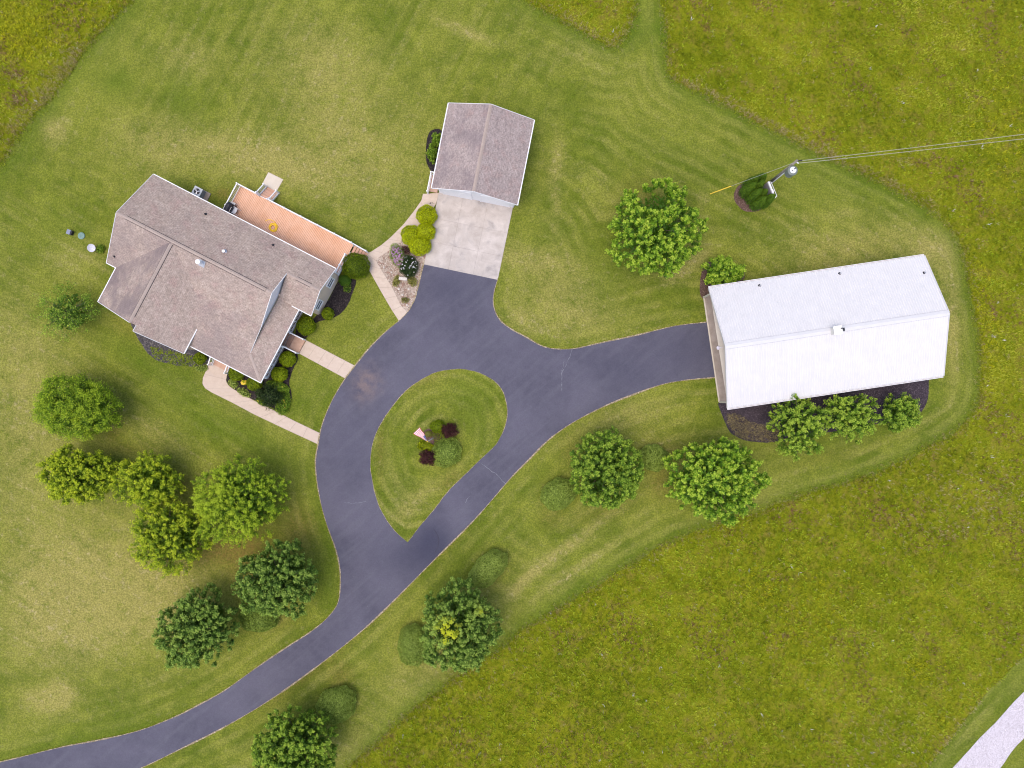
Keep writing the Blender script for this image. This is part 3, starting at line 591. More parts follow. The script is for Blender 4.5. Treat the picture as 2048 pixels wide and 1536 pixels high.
def wall(mb, p0, p1, z0, tops, th=.14):
    """vertical wall between plan points following a top profile [(t,z)...]"""
    p0, p1 = Vector(p0), Vector(p1); d = (p1-p0).normalized(); n = Vector((-d.y, d.x))*th/2; L = (p1-p0).length
    prof = [(0, z0)]+[(t*L, z) for t, z in tops]+[(L, z0)]; prof = [prof[0]]+prof[1:]
    V = []
    for s in (1, -1):
        for (t, z) in prof: q = p0+d*t+n*s; V.append((q.x, q.y, z))
    k = len(prof); fs = []
    tr = geometry.tessellate_polygon([[Vector((t, z, 0)) for t, z in prof]])
    for t in tr: fs += [tuple(t), tuple(i+k for i in t)[::-1]]
    for i in range(k): j = (i+1) % k; fs.append((i, j, j+k, i+k))
    mb.add(V, fs); return mb
def window(parent, c, rz, wd, ht, mat=GLASS):
    """window in a wall: c centre on wall face (local), rz: outward normal angle"""
    n = Vector((math.cos(rz), math.sin(rz), 0)); t = Vector((-n.y, n.x, 0)); c = Vector(c)
    fr = MB()
    for s in (-1, 1):
        fr.beam(c+t*s*wd/2+Vector((0, 0, -ht/2-.05))+n*.03, c+t*s*wd/2+Vector((0, 0, ht/2+.05))+n*.03, .10, .10, up=tuple(n))
        fr.beam(c-t*(wd/2-.052)+Vector((0, 0, s*ht/2))+n*.03, c+t*(wd/2-.052)+Vector((0, 0, s*ht/2))+n*.03, .095, .10)
    fr.beam(c-t*(wd/2-.052)+n*.028, c+t*(wd/2-.052)+n*.028, .05, .05)
    f = fr.build('window', WHITE, parent)
    for s in (-1, 1):
        MB().beam(c-t*(wd/2-.055)+Vector((0, 0, s*ht/4)), c+t*(wd/2-.055)+Vector((0, 0, s*ht/4)), .03, ht/2-.08).build('pane', mat, f)
    return f

def railing(parent, p0, p1, h=.95, z0=0, z1=None, name='railing', first=True, last=True, sp=.13, mid=()):
    """white vinyl railing from p0 to p1 (local 2d), base heights z0..z1"""
    z1 = z0 if z1 is None else z1; a = Vector((*p0, z0)); b = Vector((*p1, z1)); L = (b-a).length; Z = Vector((0, 0, 1))
    r = MB().beam(a+Z*h, b+Z*h, .09, .06).build(name, WHITE, parent)
    MB().beam(a+Z*.10, b+Z*.10, .05, .05).build('bottom_rail', WHITE, r)
    for t in ([0] if first else [])+list(mid)+([1] if last else []):
        q = a.lerp(b, t); MB().box((q.x, q.y, q.z+h/2+.03), (.12, .12, h+.10)).lathe((q.x, q.y, q.z+h+.08), [(.10, 0), (.10, .03), (.04, .07)], 4).build('post', WHITE, r)
    n = int(L/sp); mb = MB()
    for i in range(1, n): q = a.lerp(b, i/n); mb.box((q.x, q.y, q.z+(h+.10)/2), (.035, .035, h-.14))
    mb.build('balusters', WHITE, r, kind='stuff'); return r
def vent_pipe(parent, a, b, z, r=.05, h=.28, name='vent_pipe', mat=None):
    MB().lathe((a, -b, z-.06), [(r*2.4, 0), (r*2.2, .06), (r*1.1, .12), (r, .14), (r, h)], 10).build(name, mat or BLACK, parent)

# ----- the house -----
A0 = P(306.7, 349, 3.3); A1 = P(670, 537, 3.3); hrz = frame(A0.xy, A1.xy)
house = thing('house', (A0.x, A0.y, 0), 'tan sided house with mauve brown shingle roofs, wrap-around porch and rear deck', 'house', rz=hrz)
SL, SP = .489, .2328
zr = lambda a, b: 3.3+SL*b
zf = lambda a, b: 5.6-SL*(b-4.7)
zww = lambda a, b: 5.6-SL*(5.7-a)
zwe = lambda a, b: 5.6-SL*(a-5.7)
zpf = lambda a, b: 2.9+SP*(12.75-b)
zpe = lambda a, b: 2.9+SP*(17.9-a)
zef = lambda a, b: 4.513-SL*(b-2.48)
RF = [('roof', [(0,0),(19.35,0),(19.35,2.48),(15.9,2.48),(15.9,4.7),(0,4.7)], zr, SHING, .25, (0,-1)),
 ('roof', [(0,4.7),(5.7,4.7),(1,9.4),(0,9.4)], zf, SHING, .5, (0,1)),
 ('roof', [(5.7,4.7),(5.7,13),(1,13),(1,9.4)], zww, SHING, .95, (1,0)),
 ('roof', [(5.7,4.7),(8.94,7.94),(10.4,10.97),(10.4,13.6),(6.25,13.6),(6.25,13),(5.7,13)], zwe, SHING, .1, (-1,0)),
 ('roof', [(5.7,4.7),(15.9,4.7),(15.9,7.94),(8.94,7.94)], zf, SHING, .25, (0,1)),
 ('porch_roof', [(8.94,7.94),(15.9,7.94),(15.9,10.75),(17.9,12.75),(10.42,12.75),(10.42,11)], zpf, SHING, .55, (0,1)),
 ('porch_roof', [(15.9,10.75),(17.9,12.75),(17.9,4.97),(15.9,4.6)], zpe, SHING, .15, (-1,0)),
 ('roof', [(15.9,2.48),(19.35,2.48),(19.35,4.95),(15.9,4.95)], zef, SHING, .1, (0,1))]
for nm, pl, z_, m_, we, up in RF: roof_plane(pl, m_, nm, house, z_, .10, we, up)
# walls
L3 = lambda a, b, z: Vector((a, -b, z))
mb = MB()
def hw(a0, b0, a1, b1, zfun, ts=(0, 1)):
    wall(mb, (a0, -b0), (a1, -b1), 0, [(t, zfun(a0+(a1-a0)*t, b0+(b1-b0)*t)-.12) for t in ts])
gable = lambda a, b: min(zr(a, b), zf(a, b))
hw(.4, .4, .4, 9.2, gable, (0, .489, 1)); hw(.47, .4, 19.0, .4, zr); hw(.47, 9.2, 1.4, 9.2, zf)
hw(1.4, 9.2, 1.4, 12.6, zww); hw(1.4, 12.6, 6.3, 12.6, lambda a, b: min(zww(a, b), zwe(a, b)), (0, .878, 1)); hw(6.3, 12.6, 6.3, 13.2, zwe); hw(6.3, 13.2, 10.0, 13.2, zwe)
hw(10.0, 13.2, 10.0, 9.2, zwe); hw(10.0, 9.2, 15.6, 9.2, zpf)
hw(15.6, 4.6, 19.0, 4.6, zef)
eg = lambda a, b: min(zr(a, b), zef(a, b)); hw(19.05, .45, 19.05, 4.55, eg, (0, .495, 1))
mb.build('wall', SIDE, house)
mb = MB(); wall(mb, (15.66, -2.5), (15.66, -10.7), 0, [(0, zr(0, 2.5)-.11), ((4.7-2.5)/8.2, 5.49), ((7.94-2.5)/8.2, 3.9), (1, 3.26)]); mb.build('gable_wall', SIDEW, house)
# fascia, rake boards, gutters
def trim(a0, b0, z0, a1, b1, z1, oa=0, ob=0, w_=.035, h_=.17):
    MB().beam(L3(a0+oa, b0+ob, z0-.06), L3(a1+oa, b1+ob, z1-.06), w_, h_).build('gutter' if w_ > .05 else 'fascia', WHITE, house)
trim(0, 0, 3.3, 0, 4.7, 5.6, -.02); trim(0, 4.7, 5.6, 0, 9.4, 3.3, -.02); trim(1, 9.4, 3.3, 0, 9.4, 3.3, 0, .02, .07)
trim(1, 9.44, 3.3, 1, 13, 3.3, -.03, 0, .08, .13); trim(1, 13, 3.3, 5.7, 13, 5.6, 0, .02); trim(6.25, 13.02, 5.33, 6.25, 13.62, 5.33, -.02)
trim(6.25, 13.6, 5.33, 10.4, 13.6, 3.3, 0, .02); trim(10.4, 13.6, 3.3, 10.4, 11.05, 3.3, .03, 0, .07, .13)
trim(10.46, 12.75, 2.9, 17.9, 12.75, 2.9, 0, .05, .075, .12); trim(17.9, 12.82, 2.9, 17.9, 5.0, 2.9, .05, 0, .075, .12)
trim(17.3, 4.95, 3.3, 19.36, 4.95, 3.3, 0, .05, .075, .12); trim(19.35, 4.95, 3.3, 19.35, 2.48, 4.513, .02); trim(19.35, 2.48, 4.513, 19.35, 0, 3.3, .02)
trim(19.36, 0, 3.3, 0, 0, 3.3, 0, -.05, .075, .12)
trim(15.9, 2.55, 4.56, 15.9, 4.7, 5.6, .02, 0, .035, .15); trim(15.9, 4.7, 5.6, 15.9, 7.94, 4.016, .02, 0, .035, .15); trim(15.9, 7.94, 4.016, 15.9, 10.7, 3.37, .02, 0, .03, .08)
# ridge vents / caps
SLOT_SHADE = plain('painted_slot_shadow', (.03, .025, .028), .9)  # dark strip colours in the shadow line along the vent's slot edges
def cap(name, pts, w_, mat, slope=SL, lift=.035):
    def strip(p, q, w, l0, l1, m, nm, par):
        d = (q-p).normalized(); s = Vector((0, 0, 1)).cross(d).normalized(); V = []
        for e in (p, q): V += [e+s*w+Vector((0, 0, l1-w*slope)), e+Vector((0, 0, l1)), e-s*w+Vector((0, 0, l1-w*slope)), e-s*w+Vector((0, 0, l0-w*slope)), e+s*w+Vector((0, 0, l0-w*slope))]
        return MB().add(V, [(0, 1, 6, 5), (1, 2, 7, 6), (2, 3, 8, 7), (4, 0, 5, 9), (0, 4, 3, 2, 1), (5, 6, 7, 8, 9)]).build(nm, m, par)
    for (a0, b0, z0), (a1, b1, z1) in pts:
        p, q = L3(a0, b0, z0), L3(a1, b1, z1); o = strip(p, q, w_, .0 if 'vent' not in name else .012, lift, mat, name, house)
        if 'vent' in name: strip(p, q, w_+.045, .0, .010, SLOT_SHADE, 'vent_slot_shadow', o)
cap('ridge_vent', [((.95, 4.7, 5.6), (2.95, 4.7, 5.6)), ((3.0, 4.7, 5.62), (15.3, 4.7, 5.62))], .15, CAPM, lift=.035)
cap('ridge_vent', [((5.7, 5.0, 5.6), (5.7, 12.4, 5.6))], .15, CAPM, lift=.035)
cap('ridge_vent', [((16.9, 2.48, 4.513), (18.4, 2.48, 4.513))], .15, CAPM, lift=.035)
cap('ridge_cap', [((0, 4.7, 5.6), (.94, 4.7, 5.6)), ((15.31, 4.7, 5.6), (15.88, 4.7, 5.6))], .13, CAPM, lift=.02)
cap('ridge_cap', [((5.7, 12.41, 5.6), (5.7, 12.98, 5.6))], .13, CAPM, lift=.02)
cap('ridge_cap', [((15.95, 2.48, 4.513), (16.88, 2.48, 4.513)), ((18.41, 2.48, 4.513), (19.3, 2.48, 4.513))], .13, CAPM, lift=.02)
cap('hip_cap', [((15.95, 10.8, 3.36), (17.85, 12.7, 2.92))], .13, CAPM, slope=.16, lift=.02)
# roof fittings
def hloc(px, py, z):
    p = P(px, py, z); d = (p-A0).xy; cs, sn = math.cos(-hrz), math.sin(-hrz); x = d.x*cs-d.y*sn; y = d.x*sn+d.y*cs; return x, -y
for px_, py_ in ((407, 426), (541.5, 487.5)):
    a, b = hloc(px_, py_, zr(0, 2)); vent_pipe(house, a, b, zr(a, b), .06, .3)
a, b = hloc(229.5, 513, 3.7); vent_pipe(house, a, b, zf(a, b), .05, .3)
a, b = hloc(448.5, 503, 5.0); z = zr(a, b); MB().lathe((a, -b, z-.05), [(.22, 0), (.22, .05), (.12, .1), (.12, .22), (.17, .25), (.14, .33)], 12).build('metal_vent', STEEL, house)
a, b = hloc(405, 527.5, 5.2); z = zf(a, b)
fl = MB(); fl.add([L3(a-.30, b-.28, zf(0, b-.28)+.02), L3(a-.30, b+.28, zf(0, b+.28)+.02), L3(a+.30, b+.28, zf(0, b+.28)+.02), L3(a+.30, b-.28, zf(0, b-.28)+.02)], [(0, 1, 2, 3)]).build('flue_flashing', plain('flashing_grey', (.36, .38, .42), .5), house)
MB().lathe((a, -b, z-.05), [(.13, 0), (.13, .75), (.22, .78), (.22, .95), (.05, 1.02)], 14).build('flue_cap', WHITE, house)
# east gable windows
for b_, in ((1.35,), (3.75,)): window(house, (19.14, -b_, 2.05), 0.0, .95, 1.25)
window(house, (.30, -3.0, 1.9), math.pi, 1.0, 1.3); window(house, (.30, -6.4, 1.9), math.pi, 1.0, 1.3)
window(house, (3.6, -12.69, 1.9), -math.pi/2, 1.5, 1.3); window(house, (8.2, -13.29, 1.9), -math.pi/2, 1.5, 1.3)
window(house, (3.0, -.30, 2.0), math.pi/2, 1.2, 1.2); window(house, (9.5, -.30, 2.0), math.pi/2, 1.6, 1.4); window(house, (14.0, -.30, 2.0), math.pi/2, 1.2, 1.3)
MB().box((15.79, -8.2, 1.85), (.06, 1.0, 2.1)).build('front_door', WHITE, house)
MB().box((12.2, -.30, 1.9), (1.8, .06, 2.1)).build('patio_door', WHITE, house)
# wrap-around porch
pf_ = MB().box(((15.74+17.55)/2, -(4.75+12.45)/2, .66), (17.55-15.74, 12.45-4.75, .10)); pf_.box(((10.1+15.74)/2, -(9.35+12.45)/2, .66), (15.73-10.1, 12.45-9.35, .10)); pf_.build('porch_floor', PORCHW, house)
sk = MB().box((17.50, -8.6, .33), (.05, 7.7, .56)); sk.box((13.8, -12.40, .33), (7.35, .05, .56)); sk.build('porch_skirt', WHITE, house)
for (a, b) in ((17.5, 12.4), (17.5, 9.0), (17.5, 7.4), (17.5, 4.95), (13.85, 12.4), (11.9, 12.4), (10.2, 12.4), (15.8, 12.4)):
    MB().box((a, -b, 1.77), (.14, .14, 2.14)).box((a, -b, .84), (.22, .22, .26)).build('porch_column', WHITE, house)
railing(house, (17.62, -5.05), (17.62, -7.40), .9, .71, mid=(.5,), name='porch_railing', sp=.14)
railing(house, (17.62, -9.0), (17.62, -12.38), .9, .71, mid=(.58,), name='porch_railing', sp=.14)
railing(house, (13.95, -12.45), (17.45, -12.45), .9, .71, name='porch_railing', sp=.14)
railing(house, (10.3, -12.45), (11.8, -12.45), .9, .71, name='porch_railing', sp=.14)
# east porch step, brick landing and its side rails
MB().box((17.78, -8.18, .45), (.42, 1.3, .12)).build('step', PORCHW, house)
MB().box((18.35, -8.18, .16), (1.40, 1.42, .18)).build('landing', BRICKS, house)
for b_ in (7.44, 8.92): railing(house, (17.75, -b_), (19.0, -b_), .85, .5, .12, name='stair_railing', sp=.16)
# south porch stairs
for i in range(4): MB().box((12.86, -(12.62+.32*i), .56-.14*i), (1.66, .30, .05)).build('tread', BRICKS, house)
for s in range(2): MB().beam(L3(12.05+1.62*s, 12.5, .5), L3(12.05+1.62*s, 13.85, .04), .05, .22).build('stringer', WHITE, house)
for a_ in (11.97, 13.76): railing(house, (a_, -12.6), (a_+.0, -13.85), .85, .62, .1, name='stair_railing', sp=.15)

# ----- deck behind the house -----
deck = thing('deck', (A0.x, A0.y, 0), 'long terracotta composite deck with white railings along the rear of the house', 'deck', rz=hrz)
mb = MB(); n = int((19.12-6.55)/.152); tones = []
for i in range(n):
    a_ = 6.60+.152*i; mb.box((a_+.07, 1.315, .78), (.128, 3.43, .04)); tones += [random.random()**2]*8
bd = mb.build('deck_boards', DECK, deck, kind='stuff'); setattr_mesh(bd.data, 'tone', tones)
MB().box((12.85, 3.06, .62), (12.5, .05, .34)).box((6.57, 1.3, .62), (.05, 3.45, .34)).box((19.10, .9, .62), (.05, 2.6, .34)).build('rim_joist', WHITE, deck)
MB().box((12.85, 1.3, .70), (12.3, 3.3, .08)).build('deck_frame', BLACK, deck)
for a_ in (6.7, 9.8, 13.0, 16.2, 19.0): MB().box((a_, 2.9, .30), (.14, .14, .60)).build('deck_post', WHITE, deck)
railing(deck, (6.62, 3.02), (6.62, -.25), .95, .80, mid=(.72,))
railing(deck, (6.68, 3.02), (8.65, 3.02), .95, .80, first=False)
railing(deck, (9.92, 3.02), (19.05, 3.02), .95, .80, mid=(.2, .4, .6, .8))
railing(deck, (19.02, 1.75), (19.02, -.25), .95, .80, mid=(.6,))
# rear stairs
for i in range(4):
    q = MB().box((9.28, 3.22+.29*i, .63-.16*i), (1.16, .27, .045)).build('tread', DECKS, deck); setattr_mesh(q.data, 'tone', [random.random()]*8)
    MB().box((9.28, 3.09+.29*i, .55-.16*i), (1.12, .02, .14)).build('riser', DECK, deck)
for a_ in (8.62, 9.94): MB().beam((a_, 3.1, .62), (a_, 4.25, .06), .04, .24).build('stringer', WHITE, deck)
railing(deck, (8.6, 3.14), (8.6, 4.22), .92, .68, .08, name='stair_railing'); railing(deck, (9.98, 3.14), (9.98, 4.22), .92, .68, .08, name='stair_railing')
# stairs at the garage end
for i in range(5):
    q = MB().box((19.30+.27*i, 2.33, .66-.145*i), (.255, 1.28, .045)).build('tread', DECKS, deck); setattr_mesh(q.data, 'tone', [random.random()]*8)
    MB().box((19.18+.27*i, 2.33, .58-.145*i), (.02, 1.24, .12)).build('riser', DECK, deck)
railing(deck, (19.12, 3.02), (20.45, 3.02), .92, .72, .06, first=False, name='stair_railing')

# ----- detached garage -----
G0 = P(863.6, 375.4, 2.75); G1 = P(897.5, 205.9, 2.75); grz = frame(G0.xy, G1.xy)
gar = thing('garage', (G0.x, G0.y, 0), 'detached white two-door garage with grey mauve shingle roof behind the concrete pad', 'garage', rz=grz)
gl, gr_ = lambda a, b: 2.75+.41*b, lambda a, b: 4.447-.41*(b-4.14)
roof_plane([(-.02, 0), (8.25, 0), (8.25, 4.14), (-.02, 4.14)], SHING2, 'roof', gar, gl, .10, .6, (0, -1))
roof_plane([(-.02, 4.14), (8.25, 4.14), (8.25, 8.28), (-.02, 8.28)], SHING2, 'roof', gar, gr_, .10, .12, (0, 1))
mb = MB(); gg = lambda a, b: min(gl(a, b), gr_(a, b))
def gw(a0, b0, a1, b1, ts=(0, 1)): wall(mb, (a0, -b0), (a1, -b1), 0, [(t, gg(a0+(a1-a0)*t, b0+(b1-b0)*t)-.12) for t in ts])
gw(.42, .42, .42, 7.86, (0, .5, 1)); gw(7.85, .42, 7.85, 7.86, (0, .5, 1)); gw(.5, .42, 7.78, .42); gw(.5, 7.86, 7.78, 7.86); mb.build('wall', SIDEW, gar)
for b_ in (2.25, 6.0):
    d = MB().box((.33, -b_, 1.12), (.05, 2.75, .01)).build('garage_door', WHITE, gar)
    for k in range(4): MB().box((.325, -b_, .30+.545*k), (.05, 2.75, .53)).build('door_panel', WHITE, d)
    for s in (-1, 1): MB().box((.315, -b_+s*1.43, 1.13), (.06, .10, 2.26)).build('door_trim', WHITE, d)
    MB().box((.315, -b_, 2.31), (.06, 2.96, .10)).build('door_trim', WHITE, d)
for (b0, z0, b1, z1) in ((0, 2.75, 4.14, 4.447), (4.14, 4.447, 8.28, 2.75)):
    for a_ in (-.04, 8.27): MB().beam(L3(a_, b0, z0-.06), L3(a_, b1, z1-.06), .035, .17).build('fascia', WHITE, gar)
for b_ in (-.05, 8.33): MB().beam(L3(-.04, b_, 2.69), L3(8.27, b_, 2.69), .09, .13).build('gutter', WHITE, gar)
cp = MB()
for i in range(29):
    a0 = -.02+.285*i
    for s in (1, -1):
        cp.add([L3(a0, 4.14, 4.475), L3(a0+.29, 4.14, 4.462), L3(a0+.29, 4.14+s*.16, 4.40), L3(a0, 4.14+s*.16, 4.412)], [(0, 1, 2, 3)][::1] if s < 0 else [(3, 2, 1, 0)])
cp.build('ridge_caps', CAPM, gar, kind='stuff')
for b_, z_ in ((.75, 2.55), (4.14, 3.9), (7.6, 2.5)): MB().lathe((.02, -b_, z_+.35), [(.05, 0), (.06, .05), (.045, .12)], 8).build('gable_lamp', BLACK, gar)
# side stoop with railing
st = thing('side_stoop', (G0.x, G0.y, 0), 'small brown stoop with white railing beside the garage wall', 'stoop', rz=grz)
MB().box((1.15, .28, .12), (1.7, .95, .16)).build('platform', BRICKS, st)
railing(st, (.05, .66), (1.95, .66), .9, .14); railing(st, (1.98, .62), (1.98, -.25), .9, .14, first=False)

# ----- barn -----
B0 = P(1417.8, 575.7, 3.4); B1 = P(1849.4, 511.2, 3.4); brz = frame(B0.xy, B1.xy)
barn = thing('pole_barn', (B0.x, B0.y, 0), 'long pole barn with white ribbed metal roof at the end of the driveway', 'barn', rz=brz)
bl, br_ = lambda a, b: 3.4+.402*b, lambda a, b: 5.7-.402*(b-5.72)
BL_, BW = 20.58, 11.45
roof_plane([(0, 0), (BL_, 0), (BL_, 5.72), (0, 5.72)], ROOFW, 'roof', barn, bl, .06, 0, (0, -1))
roof_plane([(0, 5.72), (BL_, 5.72), (BL_, BW), (0, BW)], ROOFW, 'roof', barn, br_, .06, 0, (0, 1))
ribs = MB(); n = int(BL_/.229)
for i in range(n+1):
    a_ = .06+.229*i
    if a_ > BL_-.04: break
    for (b0, b1, zf_) in ((0.0, 5.66, bl), (5.78, BW, br_)):
        h_ = .035; wt, wb = .012, .035
        V = []
        for b_ in (b0, b1): z = zf_(0, b_)+.002; V += [L3(a_-wb, b_, z), L3(a_-wt, b_, z+h_), L3(a_+wt, b_, z+h_), L3(a_+wb, b_, z)]
        fs = [(0, 1, 5, 4), (1, 2, 6, 5), (2, 3, 7, 6), (0, 3, 2, 1), (4, 5, 6, 7)]
        ribs.add(V, fs)
ribs.build('roof_ribs', RIBW, barn, kind='stuff')
c_ = MB()
V = []
for a_ in (-.02, BL_+.02): V += [L3(a_, 5.72-.26, bl(0, 5.46)+.040), L3(a_, 5.72, 5.745), L3(a_, 5.72+.26, bl(0, 5.46)+.040)]
c_.add(V, [(0, 1, 4, 3), (1, 2, 5, 4), (0, 2, 1), (3, 4, 5)]).build('ridge_flashing', ROOFW, barn)
JT = plain('flashing_lap', (.42, .41, .44), .6)
for s in (-1, 1): MB().beam(L3(0, 5.72+s*.275, bl(0, 5.445)+.035), L3(BL_, 5.72+s*.275, bl(0, 5.445)+.035), .03, .012).build('flashing_seal', JT, barn)
for a_ in (-.03, BL_+.03):
    for q in ((0, 3.36, 5.72, 5.66), (5.72, 5.66, BW, 3.36)): MB().beam(L3(a_, q[0], q[1]), L3(a_, q[2], q[3]), .05, .20).build('rake_trim', ROOFW, barn)
for b_ in (-.09, BW+.09):
    go = MB().beam(L3(0, b_, 3.31), L3(BL_, b_, 3.31), .14, .11).build('gutter', WHITE, barn); MB().beam(L3(.03, b_, 3.368), L3(BL_-.03, b_, 3.368), .05, .006).build('gutter_trough', plain('gutter_dirt', (.28, .22, .20), .9), go)
mb = MB(); bg_ = lambda a, b: min(bl(a, b), br_(a, b))
def bw(a0, b0, a1, b1, ts=(0, 1)): wall(mb, (a0, -b0), (a1, -b1), 0, [(t, bg_(a0+(a1-a0)*t, b0+(b1-b0)*t)-.1) for t in ts])
bw(1.27, .45, 1.27, 11.0, (0, .5, 1)); bw(20.1, .45, 20.1, 11.0, (0, .5, 1)); bw(1.35, .45, 20.0, .45); bw(1.35, 11.0, 20.0, 11.0); mb.build('wall', SIDEB, barn)
MB().box((.62, -5.72, 3.33), (1.1, 10.5, .03)).build('soffit', SIDEB, barn)
for b_ in (3.3, 7.3):
    d = MB().box((1.19, -b_, 1.5), (.03, 3.3, .01)).build('overhead_door', WHITE, barn)
    for k in range(5): MB().box((1.175, -b_, .33+.58*k), (.05, 3.3, .565)).build('door_panel', WHITE, d)
MB().box((1.17, -10.1, 1.05), (.06, .92, 2.08)).build('walk_door', WHITE, barn)
for b_ in (.5, 10.95): MB().box((.35, -b_, 1.68), (.15, .15, 3.2)).build('post', SIDEB, barn)
def bloc(px, py, z):
    p = P(px, py, z); d = (p-B0).xy; cs, sn = math.cos(-brz), math.sin(-brz); return d.x*cs-d.y*sn, -(d.x*sn+d.y*cs)
for p_ in ((1522, 570, 4.0), (1683, 546, 4.0), (1851, 545, 4.3)):
    a, b = bloc(*p_); vent_pipe(barn, a, b, bl(a, b), .055, .34, mat=STEEL)
    MB().lathe((a-.0, -b, bl(a, b)-.02), [(.15, 0), (.13, .05), (.07, .10)], 8).build('pipe_boot', BLACK, barn)
a, b = bloc(1673, 661, 6.1)
MB().box((a, -b, 6.0), (.62, .62, .8)).build('cupola', plain('cupola_cream', (.66, .63, .58), .5), barn)
MB().box((a, -b, 6.42), (.80, .80, .05)).build('cupola_cap', plain('cupola_cap_cream', (.72, .70, .66), .5), barn)
MB().tube([(a+.30, -b+.12, 6.44), (a+.30, -b+.12, 6.75)], .05, 8).box((a+.52, -b, 6.3), (.2, .3, .2)).build('flue_pipe', BLACK, barn)
MB().tube([L3(.0, 5.75, 5.1), L3(-.25, 5.75, 5.25), L3(-.42, 5.75, 5.1)], .025, 6).lathe((-.42, -5.75, 4.86), [(.18, 0), (.17, .03), (.06, .16), (.03, .2)], 14).build('gooseneck_lamp', plain('lamp_enamel', (.6, .55, .6), .4), barn)
# ---------------- vegetation ----------------
def leaf_quads(c, nrm, sz, asp=.75):
    N = len(c); nrm = nrm/np.linalg.norm(nrm, axis=1, keepdims=True); r = rng.normal(size=(N, 3)); t = np.cross(nrm, r); t /= np.linalg.norm(t, axis=1, keepdims=True)+1e-9; b = np.cross(nrm, t)
    s = sz*rng.uniform(.65, 1.3, N)[:, None]; v = np.empty((N, 4, 3)); fold = nrm*s*.22
    v[:, 0] = c-t*s*.5; v[:, 1] = c+b*s*.5*asp+fold; v[:, 2] = c+t*s*.5; v[:, 3] = c-b*s*.5*asp+fold; return v
def tree(name, label, px, py, rx, ry, ang, zt, mat, nc=190, nl=75, leaf=.15, zb=1.2, gaps=(), seed=1, rough=.12, spike=.50, clump=.105, up=.55, cat='tree', group=None, sparse=0.0, trunk_r=.13, zc=None, bright=()):
    global rng
    rng = np.random.default_rng(seed); rr = random.Random(seed)
    zc = zc or (zb+(zt-zb)*.42); c = P(px, py, zc+ (zt-zc)*.25); rx *= M_PX*(1-zc/H); ry *= M_PX*(1-zc/H)
    root = thing(name, (c.x, c.y, 0), label, cat, group); nc = int(nc*1.75); nl = int(nl*.84)
    # clump centres in a lobed dome
    k = nc; az = rng.uniform(0, 2*np.pi, k); typ = rng.uniform(0, 1, k); rr2 = np.sqrt(rng.uniform(0, 1, k)); ph = rng.uniform(0, 6.28, 6)
    rr2 = np.where(typ > .80, rng.uniform(.82, 1.0, k), rr2)                       # rim clumps below the widest line
    lob = 1+rough*(np.sin(3*az+ph[0])*.45+np.sin(5*az+ph[1])*.5+np.sin(9*az+ph[2])*.45+np.sin(14*az+ph[3])*.35)+rng.normal(0, rough*.30, k); lob = np.clip(lob, .70, 1.16)
    surf = np.sqrt(np.clip(1-rr2**2.4, 0, 1)); dep = np.where(typ < .62, rng.uniform(.86, 1.04, k)+.10*np.sin(rr2*9+az*4+ph[4]), np.where(typ < .80, rng.uniform(.35, .8, k), -rng.uniform(.0, .6, k)))
    surf = np.where(typ > .80, np.maximum(surf, .5), surf)
    a = math.radians(ang); ex = np.array([math.cos(a), math.sin(a)]); ey = np.array([-math.sin(a), math.cos(a)])
    X = np.cos(az)*rr2*lob*rx*.94; Y = np.sin(az)*rr2*lob*ry*.94; Z = np.where(dep > 0, zc+surf*dep*(zt-zc)*.97, zc+dep*(zc-zb))
    d = np.c_[np.cos(az)*rr2, np.sin(az)*rr2, np.where(dep > 0, surf*.8, -.2)]
    cl = np.c_[X*ex[0]+Y*ey[0], X*ex[1]+Y*ey[1], Z]; keep = np.ones(k, bool)
    for (gx, gy, g_r) in gaps:
        q = P(gx, gy, zc); keep &= np.hypot(cl[:, 0]+c.x-q.x, cl[:, 1]+c.y-q.y) > g_r*M_PX
    if sparse: keep &= rng.uniform(0, 1, k) > sparse
    cl = cl[keep]; d = d[keep]; k = len(cl)
    out = d*np.array([1, 1, .6]); out = np.c_[out[:, 0]*ex[0]+out[:, 1]*ey[0], out[:, 0]*ex[1]+out[:, 1]*ey[1], out[:, 2]]; ax = out*(1-up)+np.array([0, 0, up])+rng.normal(0, .22, (k, 3)); ax /= np.linalg.norm(ax, axis=1, keepdims=True)
    sz = rng.uniform(.6, 1.35, k); n = nl*k; ci = np.repeat(np.arange(k), nl); t = rng.uniform(-.5, .5, n)
    pos = cl[ci]+ax[ci]*(t*spike*sz[ci])[:, None]+rng.normal(0, clump, (n, 3))*(1.0-.75*np.maximum(t, 0))[:, None]*sz[ci][:, None]
    # twig side shoots break up the outline
    nrm = np.array([0, 0, 1.0])+rng.normal(0, .42, (n, 3))+out[ci]*.35
    tone0 = rng.uniform(.22, .62, k)
    for (gx, gy, g_r, amt) in bright:
        q = P(gx, gy, zc+1.5); tone0 += amt*np.exp(-(np.hypot(cl[:, 0]+c.x-q.x, cl[:, 1]+c.y-q.y)/(g_r*M_PX))**2)
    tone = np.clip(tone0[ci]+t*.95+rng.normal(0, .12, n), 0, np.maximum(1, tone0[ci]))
    m = 2600; e = rng.normal(size=(m, 3)); e /= np.linalg.norm(e, axis=1, keepdims=True); e *= (rng.uniform(0, 1, m)**.4)[:, None]  # inner leaves coloured dark to stand for shade inside the crown
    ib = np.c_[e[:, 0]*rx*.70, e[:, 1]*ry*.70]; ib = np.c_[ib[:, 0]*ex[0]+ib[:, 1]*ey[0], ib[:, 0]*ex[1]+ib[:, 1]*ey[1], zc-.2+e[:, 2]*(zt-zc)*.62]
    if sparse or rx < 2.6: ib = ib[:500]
    v_ = np.r_[leaf_quads(pos, nrm, leaf*.98), leaf_quads(ib, np.array([0, 0, 1.0])+rng.normal(0, .5, ib.shape), .30)]
